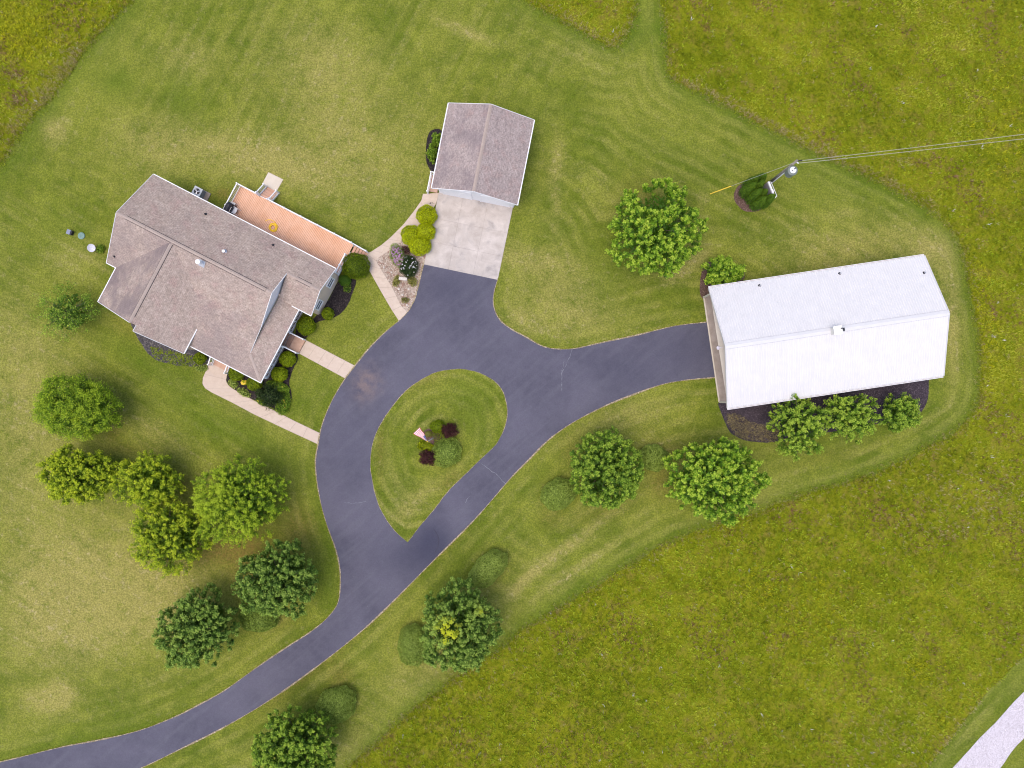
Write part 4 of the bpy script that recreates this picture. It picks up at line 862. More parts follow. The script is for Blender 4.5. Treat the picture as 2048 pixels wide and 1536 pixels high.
    quads_mesh('crown', v_, np.r_[tone, np.full(len(ib), .06)], mat, root)
    # trunk and limbs
    tb = MB(); fz = zb+.4; tb.tube([(0, 0, -.05), (.02, .01, fz*.5), (0, .03, fz), (.05, 0, fz+(zt-fz)*.45), (.02, .05, zt-.7)], [trunk_r*1.3, trunk_r, trunk_r*.85, trunk_r*.5, .02], 8)
    for i in rng.choice(k, min(16, k), replace=False):
        e = Vector(cl[i]); s0 = Vector((0, 0, fz+(zt-fz)*rr.uniform(-.05, .35))); m = s0.lerp(e, .5)+Vector((0, 0, .25)); tb.tube([s0, m, e], [trunk_r*.42, trunk_r*.26, .012], 5)
    tb.build('trunk', BARK, root, smooth_=True)
    return root
maple = 'young shade trees along the driveway'; loc_ = 'trees on the lawn left of the driveway'
LARGE = [
 ('maple_tree','bright green broad tree with a dark hole in its crown, between garage and utility pole',1315,455,94,96,0,7.4,MAPLE_B,dict(nc=300,gaps=[(1303,412,26),(1285,398,14),(1362,408,7),(1298,478,9),(1322,478,9)],seed=3,leaf=.16,group=maple)),
 ('maple_tree','round mid green tree between two clipped hedges right of the driveway fork',1214,940,75,80,0,6.2,MAPLE_M,dict(nc=260,seed=4,rough=.07,leaf=.14,group=maple)),
 ('maple_tree','large bright green spreading tree below the white-roofed barn at the field edge',1434,960,97,84,0,6.8,MAPLE_B,dict(nc=270,seed=5,rough=.15,leaf=.17,up=.45,group=maple)),
 ('maple_tree','dark green tree with one yellow-green tuft on its crown, beside the lower driveway',918,1256,79,90,0,6.6,MAPLE_D,dict(nc=280,seed=6,leaf=.14,group=maple,bright=[(897,1252,21,1.9),(958,1222,12,.9)],gaps=[(925,1222,9)])),
 ('maple_tree','dark green tree touching a clipped hedge, nearest the left bend of the driveway',550,1163,80,73,0,6.0,MAPLE_D,dict(nc=250,seed=7,leaf=.15,group=maple,rough=.16)),
 ('maple_tree','dark green ragged tree standing alone at lower left of the lawn',392,1262,74,80,-35,5.8,MAPLE_D,dict(nc=230,seed=8,leaf=.15,group=maple,rough=.2,gaps=[(452,1308,14)])),
 ('maple_tree','mid green tree cut by the bottom edge of the photo below the driveway',586,1500,82,74,0,6.2,MAPLE_M,dict(nc=260,seed=9,rough=.14,leaf=.15,group=maple)),
 ('ornamental_tree','fine leaved green oval tree, topmost of the lawn tree group',149,814,83,62,-8,5.0,LOCUSTG,dict(nc=300,nl=70,seed=10,leaf=.11,spike=.55,clump=.19,rough=.10,group=loc_)),
 ('ornamental_tree','dense yellow green oval tree, leftmost in the row of two',153,952,74,56,-5,4.8,LOCUST,dict(nc=250,nl=70,seed=11,leaf=.12,spike=.55,rough=.12,group=loc_)),
 ('ornamental_tree','loose yellow green tree in the middle of the lawn tree group',291,965,66,56,-10,4.6,LOCUST,dict(nc=200,nl=65,seed=12,leaf=.11,rough=.2,spike=.7,group=loc_)),
 ('ornamental_tree','largest airy yellow green tree of the lawn tree group, nearest the porch walk',474,1003,95,86,20,5.8,LOCUSTG,dict(nc=330,nl=65,seed=13,leaf=.10,rough=.17,spike=.8,group=loc_,bright=[(440,980,30,.4),(400,1010,30,.35),(470,1050,40,.35)])),
 ('ornamental_tree','loose golden green tree, lowest of the lawn tree group',336,1075,78,70,-15,5.2,LOCUST,dict(nc=260,nl=65,seed=14,leaf=.11,rough=.18,spike=.8,group=loc_,gaps=[(385,1062,8)])),
 ('shrub','round leafy bright green shrub at the upper left corner of the barn',1446,543,41,29,0,2.3,MAPLE_B,dict(nc=95,nl=60,seed=21,leaf=.13,rough=.10,zb=.4,trunk_r=.05,cat='shrub',spike=.4)),
 ('young_tree','sparse small tree with visible grass through it, left of the house',133,622,58,50,25,3.6,MAPLE_M,dict(nc=85,nl=30,seed=15,leaf=.11,rough=.45,spike=1.0,clump=.22,sparse=.1,trunk_r=.06,group='small trees near buildings')),
 ('young_tree','leftmost of the three light green trees on the mulch beside the barn',1600,852,52,60,0,4.6,MAPLE_M,dict(nc=125,nl=66,seed=16,leaf=.14,rough=.28,spike=.8,bright=[(1600,850,60,.2)],trunk_r=.07,group='small trees beside the barn',sparse=.1)),
 ('young_tree','middle one of the three light green trees on the mulch beside the barn',1706,834,48,48,0,4.4,MAPLE_M,dict(nc=108,nl=66,seed=17,leaf=.14,rough=.28,spike=.8,bright=[(1706,830,60,.2)],trunk_r=.07,group='small trees beside the barn',sparse=.1)),
 ('young_tree','smallest green tree, rightmost of three on the mulch beside the barn',1801,826,38,36,0,3.8,MAPLE_M,dict(nc=80,nl=70,seed=18,leaf=.13,rough=.22,spike=.7,trunk_r=.06,group='small trees beside the barn')),
]
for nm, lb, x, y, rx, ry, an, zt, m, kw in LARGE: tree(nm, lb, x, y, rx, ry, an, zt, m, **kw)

def shrub(name, label, px, py, rx, ry, ang, h, mat, leaf=.06, dens=900, seed=1, cat='shrub', group=None, rough=.03, spiky=0.0, core=True, flowers=None, tone=(.2, .8)):
    global rng
    rng = np.random.default_rng(seed+500); c = P(px, py, h*.6); rx *= M_PX; ry *= M_PX; root = thing(name, (c.x, c.y, 0.03), label, cat, group); a = math.radians(ang)
    area = 2*math.pi*((rx*ry)**.8+2*(rx*h)**.8)/3*1.2; n = int(min(11000, area*dens*1.5)); d = rng.normal(size=(n, 3)); d[:, 2] = np.abs(d[:, 2])-.15; d /= np.linalg.norm(d, axis=1, keepdims=True)
    az = np.arctan2(d[:, 1], d[:, 0]); ph = rng.uniform(0, 6, 4); lob = 1+rough*(np.sin(4*az+ph[0])+np.sin(7*az+ph[1]+d[:, 2]*4)+np.sin(11*az+ph[2]-d[:, 2]*8)*.7)
    jit = 1+rng.uniform(-.09-spiky, .05+spiky, n); hz = np.where(d[:, 2] > 0, h*.62, h*.38*2)
    p = d*(lob*jit)[:, None]*np.array([rx, ry, 1]); p[:, 2] = h*.38+d[:, 2]*lob*jit*hz; p[:, 2] = np.maximum(p[:, 2], .03)
    q = p.copy(); q[:, 0] = p[:, 0]*math.cos(a)-p[:, 1]*math.sin(a); q[:, 1] = p[:, 0]*math.sin(a)+p[:, 1]*math.cos(a)
    nr = d+rng.normal(0, .55+spiky, (n, 3)); tn_ = np.clip(rng.uniform(tone[0], tone[1], n)+(jit-1)*2, 0, 1)
    quads_mesh('foliage', leaf_quads(q, nr, leaf), tn_, mat, root)
    if core:
        mb = MB(); prof = [(.76, .03), (.84, .30), (.80, .45), (.69, .63), (.50, .76), (.26, .84), (.02, .86)]; mb.lathe((0, 0, 0), [(r_, z_*h) for r_, z_ in prof], 20, sx=rx, sy=ry); o = mb.build('dark_core', mat, root, smooth_=True); o.rotation_euler.z = a; setattr_mesh(o.data, 'tone', np.zeros(len(o.data.vertices)))  # solid core in darkest leaf colour, painting the shade between leaves
    if flowers:
        fm, cnt, fr = flowers; mb = MB(); dirs = rng.normal(size=(cnt, 3)); dirs[:, 2] = np.abs(dirs[:, 2])+.35; dirs /= np.linalg.norm(dirs, axis=1, keepdims=True)
        for e in dirs:
            x_, y_ = e[0]*rx*.98, e[1]*ry*.98; mb.lathe((x_*math.cos(a)-y_*math.sin(a), x_*math.sin(a)+y_*math.cos(a), h*.38+e[2]*h*.62), [(fr*.6, -fr*.3), (fr, 0), (fr*.7, fr*.45), (.01, fr*.6)], 7)
        mb.build('blossoms', fm, root, kind='stuff')
    return root
HG = 'clipped hedges along the driveway trees'; BG = 'boxwoods around the house'; YG = 'golden shrubs beside the concrete pad'
SH = [
 ('hedge','oval clipped hedge lower left of the round tree at the driveway fork',1117,989,35,29,28,1.55,YEW,.095,dict(cat='hedge',group=HG,dens=360)),
 ('hedge','small round clipped hedge between the two trees right of the driveway fork',1309,916,30,25,-15,1.5,YEW,.095,dict(cat='hedge',group=HG,dens=360)),
 ('hedge','green clipped hedge tucked under the dark tree left of the driveway',516,1236,38,28,0,1.5,YEW,.095,dict(cat='hedge',group=HG,dens=360,tone=(.1,.6))),
 ('hedge','elongated clipped hedge above the dark tree with the yellow tuft',976,1139,44,26,45,1.6,YEW,.095,dict(cat='hedge',group=HG,dens=360,rough=.04,tone=(.3,.95))),
 ('hedge','grey green clipped hedge left of the dark tree with the yellow tuft',826,1292,30,40,0,1.55,YEW,.095,dict(cat='hedge',group=HG,dens=360)),
 ('hedge','egg shaped clipped hedge above the bottom edge tree',671,1413,41,33,35,1.6,YEW,.095,dict(cat='hedge',group=HG,dens=360)),
 ('hedge','speckled grey green low hedge on the driveway island',893,905,31,27,45,.9,YEW,.11,dict(cat='hedge',dens=190,group=HG)),
 ('shrub','small bright green round shrub on the island above the flagpole',874,853,14,12,20,.7,BOX,.10,dict(dens=250,group='island shrubs')),
 ('shrub','low yellow green ground shrub around the flagpole bed',853,893,18,9,-20,.35,BOXY,.10,dict(dens=250,group='island shrubs',tone=(0,.5),rough=.12)),
 ('ground_cover','low mid green ground cover between the two purple shrubs on the island',884,884,17,22,20,.3,BOX,.08,dict(group='island shrubs',tone=(.2,.9),rough=.12,dens=260,core=False)),
 ('shrub','pale green low shrub at the flagpole foot',857,868,7,6,0,.4,GRASSY,.05,dict(group='island shrubs',core=False)),
 ('purple_shrub','dark purple spiky shrub, upper one on the island',899,861,12.5,11,0,1.0,PURP,.11,dict(spiky=.30,dens=420,rough=.15,core=False,group='purple shrubs on the island')),
 ('purple_shrub','dark purple spiky shrub, lower one on the island',855,915,12.5,11.5,0,1.0,PURP,.11,dict(spiky=.30,dens=420,rough=.15,core=False,group='purple shrubs on the island')),
 ('boxwood','big dark green rounded boxwood beside the deck stairs',711,531,27,25,0,1.7,BOX,.10,dict(dens=250,group=BG,tone=(.0,.55),rough=.04)),
 ('boxwood','small dark green ball beneath the deck corner',689,560,12,11,0,.8,PERENN,.06,dict(group=BG,tone=(0,.5))),
 ('boxwood','small bright ball at the east corner window',655,627,11.5,12,0,.8,BOX,.10,dict(dens=250,group=BG)),
 ('boxwood','large green ball beside the porch railing north of the front walk',611,651,18,18,0,1.3,BOX,.10,dict(dens=250,group=BG)),
 ('boxwood','yellow green ball just below the front walk',574,718,16,15,0,1.1,BOX,.10,dict(dens=250,group=BG,tone=(.4,1))),
 ('boxwood','yellow green ball at the porch corner',558,748,16,14,0,1.1,BOX,.10,dict(dens=250,group=BG,tone=(.4,1))),
 ('boxwood','green ball half under the front porch eave, right of the porch stairs',472,747,15,14,0,.95,BOX,.10,dict(dens=250,group=BG)),
 ('boxwood','green ball under the porch roof corner',508,767,15,14,0,.95,BOX,.10,dict(dens=250,group=BG)),
 ('boxwood','green ball under the eave left of the porch stairs',399,716,12,11,0,.85,BOX,.10,dict(dens=250,group=BG)),
 ('golden_shrub','golden green round shrub nearest the garage beside the pad',853,430,20,20,0,1.3,BOXY,.10,dict(dens=250,group=YG)),
 ('golden_shrub','golden green shrub touching the pad edge, right one of the cluster middle',851,463,19,17,0,1.2,BOXY,.10,dict(dens=250,group=YG)),
 ('golden_shrub','golden green shrub at the walk side, left one of the cluster middle',822,470,20,20,0,1.2,BOXY,.10,dict(dens=250,group=YG)),
 ('golden_shrub','golden green shrub lowest of the cluster beside the pad',839,490,22,20,0,1.3,BOXY,.10,dict(dens=250,group=YG)),
 ('shrub','dark green upper shrub against the garage side wall',873,280,8,12,0,1.3,MAPLE_M,.10,dict(dens=420,rough=.15,spiky=.12,group='shrubs against the garage')),
 ('shrub','green lower shrub against the garage side wall',864,306,8,15,0,1.2,MAPLE_M,.10,dict(dens=420,rough=.15,spiky=.12,group='shrubs against the garage')),
 ('shrub','dark brownish green bush between porch walk and lawn',539,791,21,18,-20,1.3,DARKG,.12,dict(dens=260,rough=.18,spiky=.22)),
 ('perennial_clump','bright green flowering clump above the dark bush at the porch corner',556,773,19,8,-20,.55,PERENN,.10,dict(core=False,spiky=.25,dens=500,group='perennials near the dark bush',flowers=(YELF,10,.05))),
 ('perennial_clump','bright green clump below the dark bush beside the porch walk',566,806,12,20,-10,.5,PERENN,.10,dict(core=False,spiky=.25,dens=500,group='perennials near the dark bush',flowers=(YELF,9,.045))),
 ('perennial_clump','orange tinged clump between the dark bush and the walk slabs',523,803,9,6,-30,.4,PERENN,.08,dict(core=False,spiky=.25,dens=450,group='perennials near the dark bush',flowers=(YELF,9,.05))),
 ('flowering_plant','small plant covered in yellow flowers between two porch boxwoods',488,765,6,5,0,.4,BOXY,.06,dict(core=False,flowers=(YELF,34,.06),dens=400)),
 ('flowering_shrub','purple pink flowering shrub in the river rock bed',795,512,12,22,20,.9,MAPLE_D,.08,dict(core=False,spiky=.2,dens=420,flowers=(PINKF,150,.075),group='flowering shrubs in the river rock bed')),
 ('flowering_shrub','dark green shrub with round white flower heads in the river rock bed',817,532,17,20,0,1.0,DARKG,.09,dict(core=True,spiky=.12,dens=420,flowers=(WHITEF,34,.075),group='flowering shrubs in the river rock bed')),
 ('grass_clump','yellow ornamental grass left of the stone bench',793,562,6,10,-20,.4,GRASSY,.10,dict(core=False,spiky=.3,dens=260,group='yellow clumps in the river rock bed')),
 ('grass_clump','yellow ornamental grass right of the stone bench',825,562,7,9,20,.4,GRASSY,.10,dict(core=False,spiky=.3,dens=260,group='yellow clumps in the river rock bed')),
 ('grass_clump','thin brown green clump near the driveway tip of the rock bed',810,600,7,5,0,.3,GRASSY,.08,dict(core=False,spiky=.3,dens=200,tone=(0,.3),group='yellow clumps in the river rock bed')),
 ('shrub','low dark twiggy plant at the top of the river rock bed',812,500,9,6,-20,.4,PURP,.08,dict(core=False,spiky=.3,dens=240)),
 ('weed_plant','small bright green plant beside the pale round dish',201,498,6,7,0,.35,PERENN,.12,dict(core=False,spiky=.3,dens=400)),
 ('weed_plant','thin green plant in the black mulch bed under the east windows',694,574,6,9,0,.5,PERENN,.10,dict(core=False,spiky=.4,dens=180)),
 ('hosta','low grey green plant at the inner bend of the porch walk',467,767,9,6,-40,.3,YEW,.10,dict(core=False,spiky=.3,dens=260)),
 ('hosta','low grey green plant along the porch walk below the yellow flowers',487,785,12,6,-30,.3,YEW,.10,dict(core=False,spiky=.3,dens=220)),
 ('hosta','low grey green plant in the grey rock bed left of the porch stairs',403,737,10,5,0,.3,YEW,.10,dict(core=False,spiky=.3,dens=240)),
]
for i, (nm, lb, x, y, rx, ry, an, h, m, lf, kw) in enumerate(SH): shrub(nm, lb, x, y, rx, ry, an, h, m, leaf=lf, seed=i, **kw)
# arborvitae screen behind the meter rack
AR = [(1492,374,'top left'),(1486,388,'left end'),(1510,367,'top right'),(1503,383,'inner'),(1497,400,'lower left'),(1512,397,'centre'),(1507,413,'bottom left'),(1522,410,'bottom right')]
ARW = ['first arborvitae from the guy wire in the row farthest from the pole','second arborvitae from the guy wire in the row farthest from the pole','arborvitae right under the guy wire beside the grey meter board','arborvitae behind the upper end of the grey meter board','third arborvitae down the row farthest from the pole','arborvitae in the middle of the dense green screen','last arborvitae at the lower left end of the screen','last arborvitae at the lower right end of the screen']
for i, ((x, y, _), lb) in enumerate(zip(AR, ARW)):
    rng = np.random.default_rng(900+i); c = P(x, y, 0); h = 3.3+.4*math.sin(i*2.1); root = thing('arborvitae', (c.x, c.y, .03), lb, 'shrub', 'arborvitae screen by the utility pole')
    n = 4200; t = rng.uniform(0, 1, n)**.8; r_ = .50*(1-t**2.6)+.03; az = rng.uniform(0, 6.28, n); rr_ = r_*rng.uniform(.75, 1.05, n)
    p = np.c_[np.cos(az)*rr_, np.sin(az)*rr_, .1+t*h]; nr = np.c_[np.cos(az), np.sin(az), .5+0*az]+rng.normal(0, .5, (n, 3))
    quads_mesh('foliage', leaf_quads(p, nr, .085), np.clip(rng.uniform(.1, .8, n)+t*.2, 0, 1), ARBOR, root)
    o = MB().lathe((0, 0, 0), [(.30, .05), (.36, h*.3), (.30, h*.65), (.12, h*.92), (.01, h)], 10).build('dark_core', ARBOR, root, smooth_=True); setattr_mesh(o.data, 'tone', np.zeros(len(o.data.vertices)))  # solid core, inner shade put into its dark colour

# ---------------- utility pole, wires, meter rack ----------------
PB = P(1539, 366, 0); hp = 7.0
pole = thing('utility_pole', (PB.x, PB.y, 0), 'weathered utility pole with a round grey transformer near its top', 'utility pole')
MB().tube([(0, 0, -.2), (0, 0, hp*.5), (0, 0, hp-.25)], [.16, .135, .11], 12).lathe((0, 0, hp-.26), [(.11, 0), (.02, .04)], 12).build('pole', POLEW, pole, smooth_=True)
tx_ = P(1584.5, 341.5, 5.8); ox, oy = tx_.x-PB.x, tx_.y-PB.y
TRN = plain('transformer_grey', (.16, .18, .16), .45, .06)
tr_ = MB().lathe((ox, oy, 5.0), [(.30, 0), (.42, .03), (.42, .85), (.46, .87), (.46, .90), (.38, .95), (.05, .99)], 20).build('transformer', TRN, pole)
MB().lathe((ox+.02, oy+.02, 6.0), [(.37, -.1), (.28, -.02), (.02, .01)], 16).build('lid', plain('pale_lid', (.68, .70, .72), .4), tr_)
MB().tube([(ox+.14, oy+.12, 5.95), (ox+.14, oy+.12, 6.2)], .05, 8).tube([(ox-.08, oy-.06, 5.95), (ox-.08, oy-.06, 6.12)], .04, 8).build('bushing', BLACK, tr_)
MB().box((ox/2, oy/2, 5.6), (abs(ox)+.1, .08, .10), math.atan2(oy, ox)).build('bracket', STEEL, pole)
n_ = Vector((ox, oy, 0)).normalized()*.20
MB().tube([(n_.x, n_.y, .5), (n_.x, n_.y, 4.8), (n_.x+.1, n_.y, 5.0)], .045, 8).build('conduit', WHITE, pole)
MB().tube([(.0, .0, hp-.4), (.5, .05, hp-.38)], .06, 8).build('insulator', BLACK, pole)
MB().tube([(.1, .02, hp-.7), (.32, -.10, hp-.7)], .05, 8).build('insulator', WHITE, pole)
WIRE = plain('wire_aluminium', (.44, .42, .36), .5, .05, 3, .3)
for (z0, ex, lb) in ((hp-.38, P(2048, 266, 6.6), 'upper overhead wire running from the pole top across the field'), (hp-.7, P(2048, 275, 6.3), 'lower overhead wire running from the transformer across the field')):
    a_ = Vector((PB.x+.4, PB.y+(-.08 if z0 < hp-.5 else .03), z0)); d = (ex-a_); e = a_+d*2.1; pts = []
    for i in range(25): t = i/24; q = a_.lerp(Vector((e.x, e.y, a_.z)), t); q.z = a_.z-1.2*4*t*(1-t)*.35; pts.append(q)
    tag(MB().tube(pts, .022, 5).build('overhead_wire', WIRE), lb, 'wire', 'overhead wires')
PB2 = Vector((pts[-1].x, pts[-1].y, 0))
p2 = thing('utility_pole', (PB2.x, PB2.y, 0), 'plain weathered wooden pole far right beyond the field carrying the wires', 'utility pole'); MB().tube([(0, 0, -.2), (0, 0, hp)], [.16, .11], 12).build('pole', POLEW, p2)
# guy wire and its yellow guard
ga = P(1420, 388, 0); gt_ = Vector((PB.x, PB.y, hp-.75)); guy = thing('guy_wire', (ga.x, ga.y, 0), 'guy wire with a bright yellow guard anchored left of the arborvitae', 'guy wire')
d = gt_-ga; MB().tube([Vector((0, 0, .0)), d], .016, 5).build('cable', WIRE, guy)
MB().tube([d*.0+Vector((0, 0, .02)), d*.27], .045, 8).build('guard', YELF, guy)
# grey meter board on posts
ra = P(1520.5, 376, 0); rb = P(1533.5, 408, 0); rk = thing('meter_rack', (ra.x, ra.y, 0), 'grey electrical meter board standing between the arborvitae and the utility pole', 'meter rack', rz=math.atan2(rb.y-ra.y, rb.x-ra.x)); Lr = (rb-ra).length
GP = plain('board_grey', (.44, .43, .49), .5, .06)
MB().box((Lr/2, 0, 1.10), (Lr, .06, 1.75)).build('back_board', GP, rk)
for t in (.05, Lr-.05): MB().box((t, .07, 1.02), (.10, .10, 2.05)).build('post', WHITE, rk)
MB().beam((0, .07, 2.05), (Lr, .07, 2.05), .14, .06).build('top_rail', WHITE, rk)
for t, wd, ht, zz, m_ in ((.40, .45, .7, 1.35, GP), (.95, .30, .42, 1.55, WHITE), (1.35, .35, .6, 1.2, GP)): MB().box((t, .24, zz), (wd, .20, ht)).build('meter_box', m_, rk)
MB().beam((.1, .36, 1.9), (Lr-.1, .36, 1.9), .04, .04).beam((.1, .34, 1.9), (.1, .08, 1.9), .04, .04).beam((Lr-.1, .34, 1.9), (Lr-.1, .08, 1.9), .04, .04).build('bracket_rail', WHITE, rk)

# ---------------- flagpole ----------------
fb = P(866.8, 876, 0); fl_ = thing('flagpole', (fb.x, fb.y, .1), 'slim white flagpole on the driveway island', 'flagpole')
ft = P(855, 880.5, 5.0); lean = Vector((0, 0, 5.0))
MB().tube([(0, 0, 0), (0, 0, 2.5), (0, 0, 5.05)], [.05, .04, .03], 10).build('pole', WHITE, fl_); MB().lathe((0, 0, 5.04), [(.02, 0), (.06, .04), (.06, .08), (.01, .12)], 10).build('finial', YELF, fl_)
# flag: hoist on the pole, fly lifted by the wind towards the upper left and twisted open
flag = bpy.data.objects.new('flag', None)
NX, NY = 24, 26; hoist_t = Vector((fb.x, fb.y, 5.05)); V = []; Wd = Vector((-.62, .66, 0)).normalized(); side = Vector((Wd.y, -Wd.x, 0))*-1
for j in range(NY+1):
    for i in range(NX+1):
        s = i/NX; t = j/NY; ang_ = math.radians(6+72*s**.8); spread = .88*(.62+.38*s)
        q = hoist_t+Wd*(1.45*s)+Vector((0, 0, -.10-.55*s*s)); off = side*(math.sin(ang_)*(t-.35)*spread)+Vector((0, 0, -math.cos(ang_)*t*spread))
        q = q+off+Vector((0, 0, .05*math.sin(s*11+t*2)))+side*.03*math.sin(s*9); V.append(q-fb)
mb = MB(); o_ = 0; mb.v = [tuple(v-Vector((0, 0, .0))) for v in V]
for j in range(NY):
    for i in range(NX):
        a_ = j*(NX+1)+i; stripe = j//2; can = (i < NX*.4 and stripe < 7); mb.f.append((a_, a_+1, a_+NX+2, a_+NX+1)); mb.m.append(1 if can else (0 if stripe % 2 == 0 else 2))
fo = mb.build('flag', [RED, BLUE, FLW]); fo.location = (fb.x, fb.y, 0); tag(fo, 'striped red and white flag with a blue canton blowing from the flagpole', 'flag')
# little stars on the canton as raised five pointed pieces
st_ = MB()
for r_ in range(9):
    for c__ in range(6 if r_ % 2 == 0 else 5):
        fi = (c__+.5+(0 if r_ % 2 == 0 else .5))/6*NX*.4; fj = (r_+.7)/9.4*14; i0, j0 = int(fi), int(fj)
        A = Vector(V[j0*(NX+1)+i0]); U = Vector(V[j0*(NX+1)+i0+1])-A; W_ = Vector(V[(j0+1)*(NX+1)+i0])-A; ce = A+U*(fi-i0)+W_*(fj-j0); u_ = U.normalized(); w_ = W_.normalized(); nn = u_.cross(w_).normalized()
        for sgn in (1, -1):
            ring = [ce+nn*.004*sgn+(u_*math.cos(k*math.pi/5)+w_*math.sin(k*math.pi/5))*(.02 if k % 2 == 0 else .008) for k in range(10)]; st_.add(ring, [tuple(range(10)) if sgn > 0 else tuple(range(10))[::-1]])
st_.build('stars', FLW, fo, kind='stuff')

# ---------------- things round the house ----------------
hc, hs = math.cos(hrz), math.sin(hrz)
def HW(a, b, z): return (A0.x+a*hc+b*hs, A0.y+a*hs-b*hc, z)   # house (a,b) -> world
# air conditioner on its pad
c = P(394, 383, .85); a, b = hloc(394, 383, .85)
MB_pad = MB().box((0, 0, .05), (1.35, .95, .10)); ac = thing('air_conditioner', HW(a+.25, b, 0.03), 'grey air conditioner with a round black fan grille beside the rear wall of the house', 'air conditioner', rz=hrz)
MB_pad.build('pad', APRONC, ac)
MB().box((-.2, 0, .50), (.80, .80, .78)).build('cabinet', plain('ac_side', (.22, .23, .26), .6), ac)
acw = plain('ac_top_grey', (.55, .56, .58), .5); mb = MB(); n = 24; V = []
for k in range(n):
    t = 2*math.pi*k/n; cx_, cy_ = math.cos(t), math.sin(t); m_ = max(abs(cx_), abs(cy_)); V += [(-.2+cx_*.30, cy_*.30, .93), (-.2+cx_/m_*.43, cy_/m_*.43, .93), (-.2+cx_/m_*.43, cy_/m_*.43, .88)]
for k in range(n): j = (k+1) % n; mb_f = [(3*k, 3*k+1, 3*j+1, 3*j), (3*k+1, 3*k+2, 3*j+2, 3*j+1)]; mb.f += mb_f; mb.m += [0, 0]
mb.v = V; mb.build('top_cover', acw, ac)
MB().lathe((-.2, 0, .895), [(.30, 0), (.30, .01)], 20).build('fan_well', BLACK, ac)
fm = MB()
for k in range(3):
    t = 2*math.pi*k/3+.6; fm.add([(-.2+math.cos(t-.25)*.06, math.sin(t-.25)*.06, .925), (-.2+math.cos(t-.35)*.26, math.sin(t-.35)*.26, .935), (-.2+math.cos(t+.30)*.26, math.sin(t+.30)*.26, .915), (-.2+math.cos(t+.4)*.06, math.sin(t+.4)*.06, .920)], [(0, 1, 2, 3)])
fm.lathe((-.2, 0, .91), [(.07, 0), (.06, .03)], 10).build('fan', STEEL, ac)
# patio furniture in the deck corner
dz = .80
def deck_thing(nm, a, b, lb, cat, rot=0, grp=None): return thing(nm, HW(a, b, dz), lb, cat, grp, rz=hrz+rot)
a, b = hloc(455, 416, dz+.9)
g_ = deck_thing('grill', a+.05, b, 'black covered grill in the deck corner by the eave', 'grill', math.pi/2)
MB().box((0, 0, .45), (1.15, .58, .80)).build('cart', BLACK, g_); MB().tube([(-.50, 0, .95), (-.35, 0, 1.02), (.35, 0, 1.02), (.50, 0, .95)], [.24, .28, .28, .24], 12).build('lid', BLACK, g_)
MB().beam((-.25, -.30, 1.02), (.25, -.30, 1.02), .03, .03).build('handle', STEEL, g_)
a, b = hloc(463.5, 408, dz+.7)
t_ = deck_thing('side_table', a, b, 'small square off-white table beside the grill on the deck', 'table', .1)
MB().box((0, 0, .56), (.50, .46, .04)).build('table_top', plain('table_cream', (.62, .58, .54), .6), t_)
for sx in (-1, 1):
    for sy in (-1, 1): MB().box((sx*.21, sy*.19, .27), (.04, .04, .54)).build('leg', WHITE, t_)
a, b = hloc(467, 420, dz+.45)
ch = deck_thing('patio_chair', a, b, 'white plastic patio chair with open arms facing along the deck', 'chair', 0)
MB().lathe((0, 0, .40), [(.31, 0), (.32, .03), (.27, .045)], 18, sx=1, sy=1.05).build('seat', WHITE, ch)
bk = MB()
for k in range(7):
    t = math.pi+(k-3)*.30; bk.box((math.cos(t)*.27, math.sin(t)*.30, .64), (.03, .07, .44), t)
bk.build('backrest', WHITE, ch)
for sy in (-1, 1):
    MB().tube([(-.24, sy*.24, .66), (.05, sy*.30, .66), (.46, sy*.27, .64), (.48, sy*.27, .0)], .022, 6).build('armrest', WHITE, ch)
    MB().tube([(-.20, sy*.20, .42), (-.26, sy*.26, .0)], .02, 6).build('leg', WHITE, ch)
# yellow hose coil
a, b = hloc(546.5, 455, dz); pts = []
for i in range(150):
    t = i*.22; r_ = .34+.09*math.sin(t*.41)+.03*math.sin(t*1.3); pts.append((math.cos(t)*r_+.03*math.sin(i), math.sin(t)*r_*.95, .04+.05*(i/150)+.015*math.sin(i*1.7)))
for i in range(26):
    t = i/25; x0, y0, z0 = pts[149]; ang_ = t*4.3; pts.append((x0+(-.9*t)+.18*math.sin(ang_*1.3), y0+.35*math.sin(ang_)*t+.15*t, .03))
ho = thing('garden_hose', HW(a, b, dz+.005), 'bright yellow garden hose coiled loosely on the deck boards', 'hose', rz=hrz); MB().tube([Vector(p) for p in pts], .028, 6).build('coil', HOSE, ho, smooth_=True)
# septic lids, dish
c = P(140.5, 465, .3); o = thing('utility_box', (c.x, c.y, .03), 'small dark grey box with black flap, leftmost of three lawn fittings', 'box', rz=-.35)
MB().box((-.12, 0, .2), (.36, .46, .40)).build('body', plain('box_grey', (.22, .24, .32), .6), o); MB().box((.13, 0, .18), (.13, .40, .36)).build('flap', BLACK, o)
c = P(162.5, 471.5, .1); GRN = plain('lid_green', (.17, .27, .24), .6, .08); o = thing('septic_lid', (c.x, c.y, .03), 'round grey green plastic lid set flat in the lawn left of the house', 'lid')
MB().lathe((0, 0, 0), [(.34, 0), (.34, .08), (.30, .11), (.02, .12)], 22).build('cover', GRN, o)
for k in range(6): MB().box((math.cos(k*1.047)*.17, math.sin(k*1.047)*.17, .122), (.26, .035, .02), k*1.047).build('rib', GRN, o)
c = P(183, 495.5, .55); o = thing('satellite_dish', (c.x, c.y, .03), 'pale lilac satellite dish on a short post on the lawn left of the house', 'satellite dish', rz=-.4)
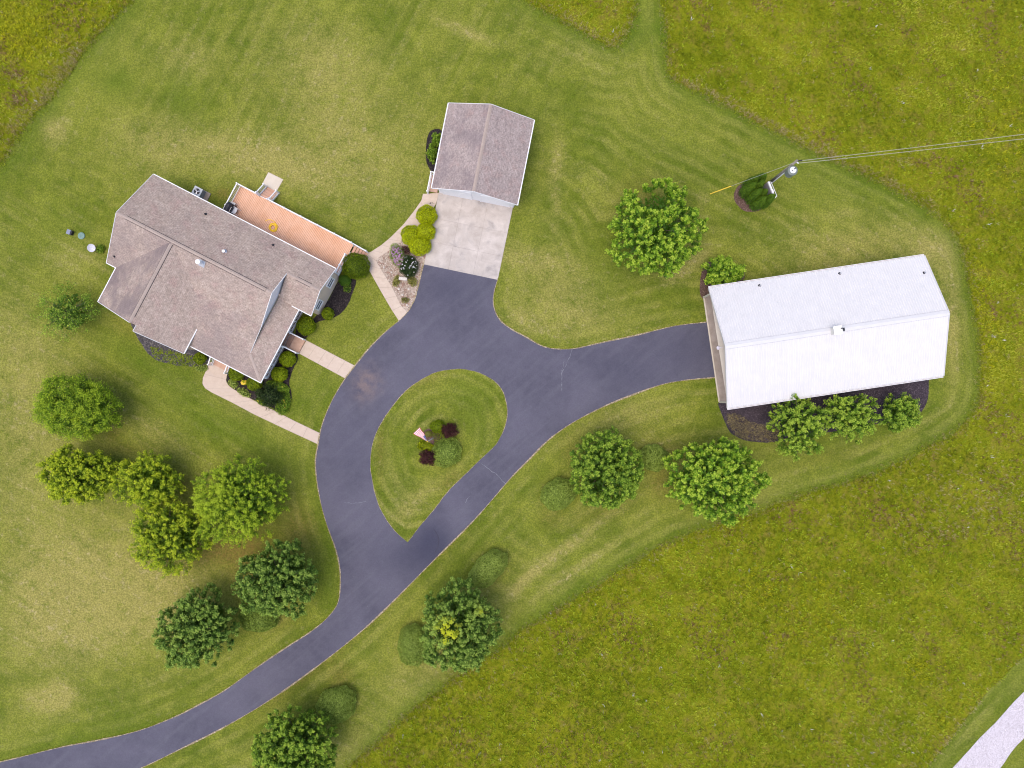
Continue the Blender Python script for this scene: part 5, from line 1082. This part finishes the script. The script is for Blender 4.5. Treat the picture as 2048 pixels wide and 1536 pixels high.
dsh = MB().lathe((0, 0, 0), [(.02, 0), (.18, .02), (.30, .06), (.37, .11), (.36, .115), (.29, .075), (.17, .035), (.02, .02)], 22, sx=1, sy=1.1).build('dish', plain('dish_grey', (.52, .52, .60), .5), o); dsh.location = (0, 0, .50); dsh.rotation_euler = (.25, .35, 0)
MB().tube([(0, 0, 0), (0, 0, .52)], .03, 8).build('post', STEEL, o); MB().tube([(.05, 0, .5), (.42, -.05, .62)], .018, 6).box((.44, -.05, .64), (.09, .09, .09)).build('feed_arm', WHITE, o)
# stone bench and boulders of the rock bed
c = P(806, 557.5, .4); o = thing('stone_bench', (c.x, c.y, .05), 'pale stone garden bench below the white flowering shrub', 'bench', rz=-.12)
MB().box((0, 0, .40), (.80, .30, .07)).build('seat', STONE, o)
for s in (-1, 1): MB().box((s*.27, 0, .18), (.10, .26, .36)).build('leg', STONE, o)
def rock(px, py, r_, label, mat, z=.05):
    rr = random.Random(px*7+py); c = P(px, py, 0); mb = MB(); n = 9; prof = [(.9, 0), (1, .35), (.7, .65), (.25, .8)]
    mb.lathe((0, 0, 0), [(a_*r_, b_*r_) for a_, b_ in prof], n); mb.v = [(x*rr.uniform(.8, 1.15), y*rr.uniform(.8, 1.15), z_*rr.uniform(.85, 1.1)) for x, y, z_ in mb.v]
    o = mb.build('rock', mat, None, smooth_=False); o.location = (c.x, c.y, z); tag(o, label, 'rock', 'rocks in the river rock bed'); return o
for (x, y, r_, lb) in ((768,535,.10,'lone rock near the walk side of the river rock bed'),(798,578,.13,'rock below the stone bench in the river rock bed'),(805,590,.12,'rock at the lower middle of the river rock bed'),(818,578,.12,'rock right of the lower middle in the river rock bed'),(783,545,.09,'rock left of the stone bench in the river rock bed'),(814,610,.12,'rock at the driveway tip of the river rock bed')): rock(x, y, r_, lb, STONE)
q = np.array(pxs([(801,489),(786,503),(762,517),(772,546),(788,571),(805,604),(812,615),(819,602),(829,580),(838,545),(842,528),(846,510),(836,498)]))
n = 2600; pr = np.c_[rng.uniform(q[:, 0].min(), q[:, 0].max(), n), rng.uniform(q[:, 1].min(), q[:, 1].max(), n)]; pr = pr[inside(pr, [tuple(v) for v in q])]; v = []
mb = MB()
for (x, y) in pr[:1500]:
    r_ = random.uniform(.02, .055); z0 = .065; ph_ = random.random()*3
    ring = [(x+math.cos(ph_+k*1.257)*r_, y+math.sin(ph_+k*1.257)*r_*.8, z0) for k in range(5)]; mb.add(ring+[(x, y, z0+r_*.8)], [(k, (k+1) % 5, 5) for k in range(5)])
mb.build('river_rocks', ROCKS, None, kind='stuff')
# small dark tool lying at the top of the golden shrubs
c = P(866, 407, .1); o = thing('walk_light', (c.x, c.y, .06), 'small black bent path light at the corner of walk and pad', 'path light'); MB().tube([(0, 0, 0), (0, 0, .35), (-.08, .04, .45), (-.22, -.04, .42)], .014, 6).build('stem', BLACK, o); MB().lathe((-.24, -.05, .36), [(.07, 0), (.03, .06)], 10).build('shade', BLACK, o)
# white wall lamps / hose bib etc are too small to see
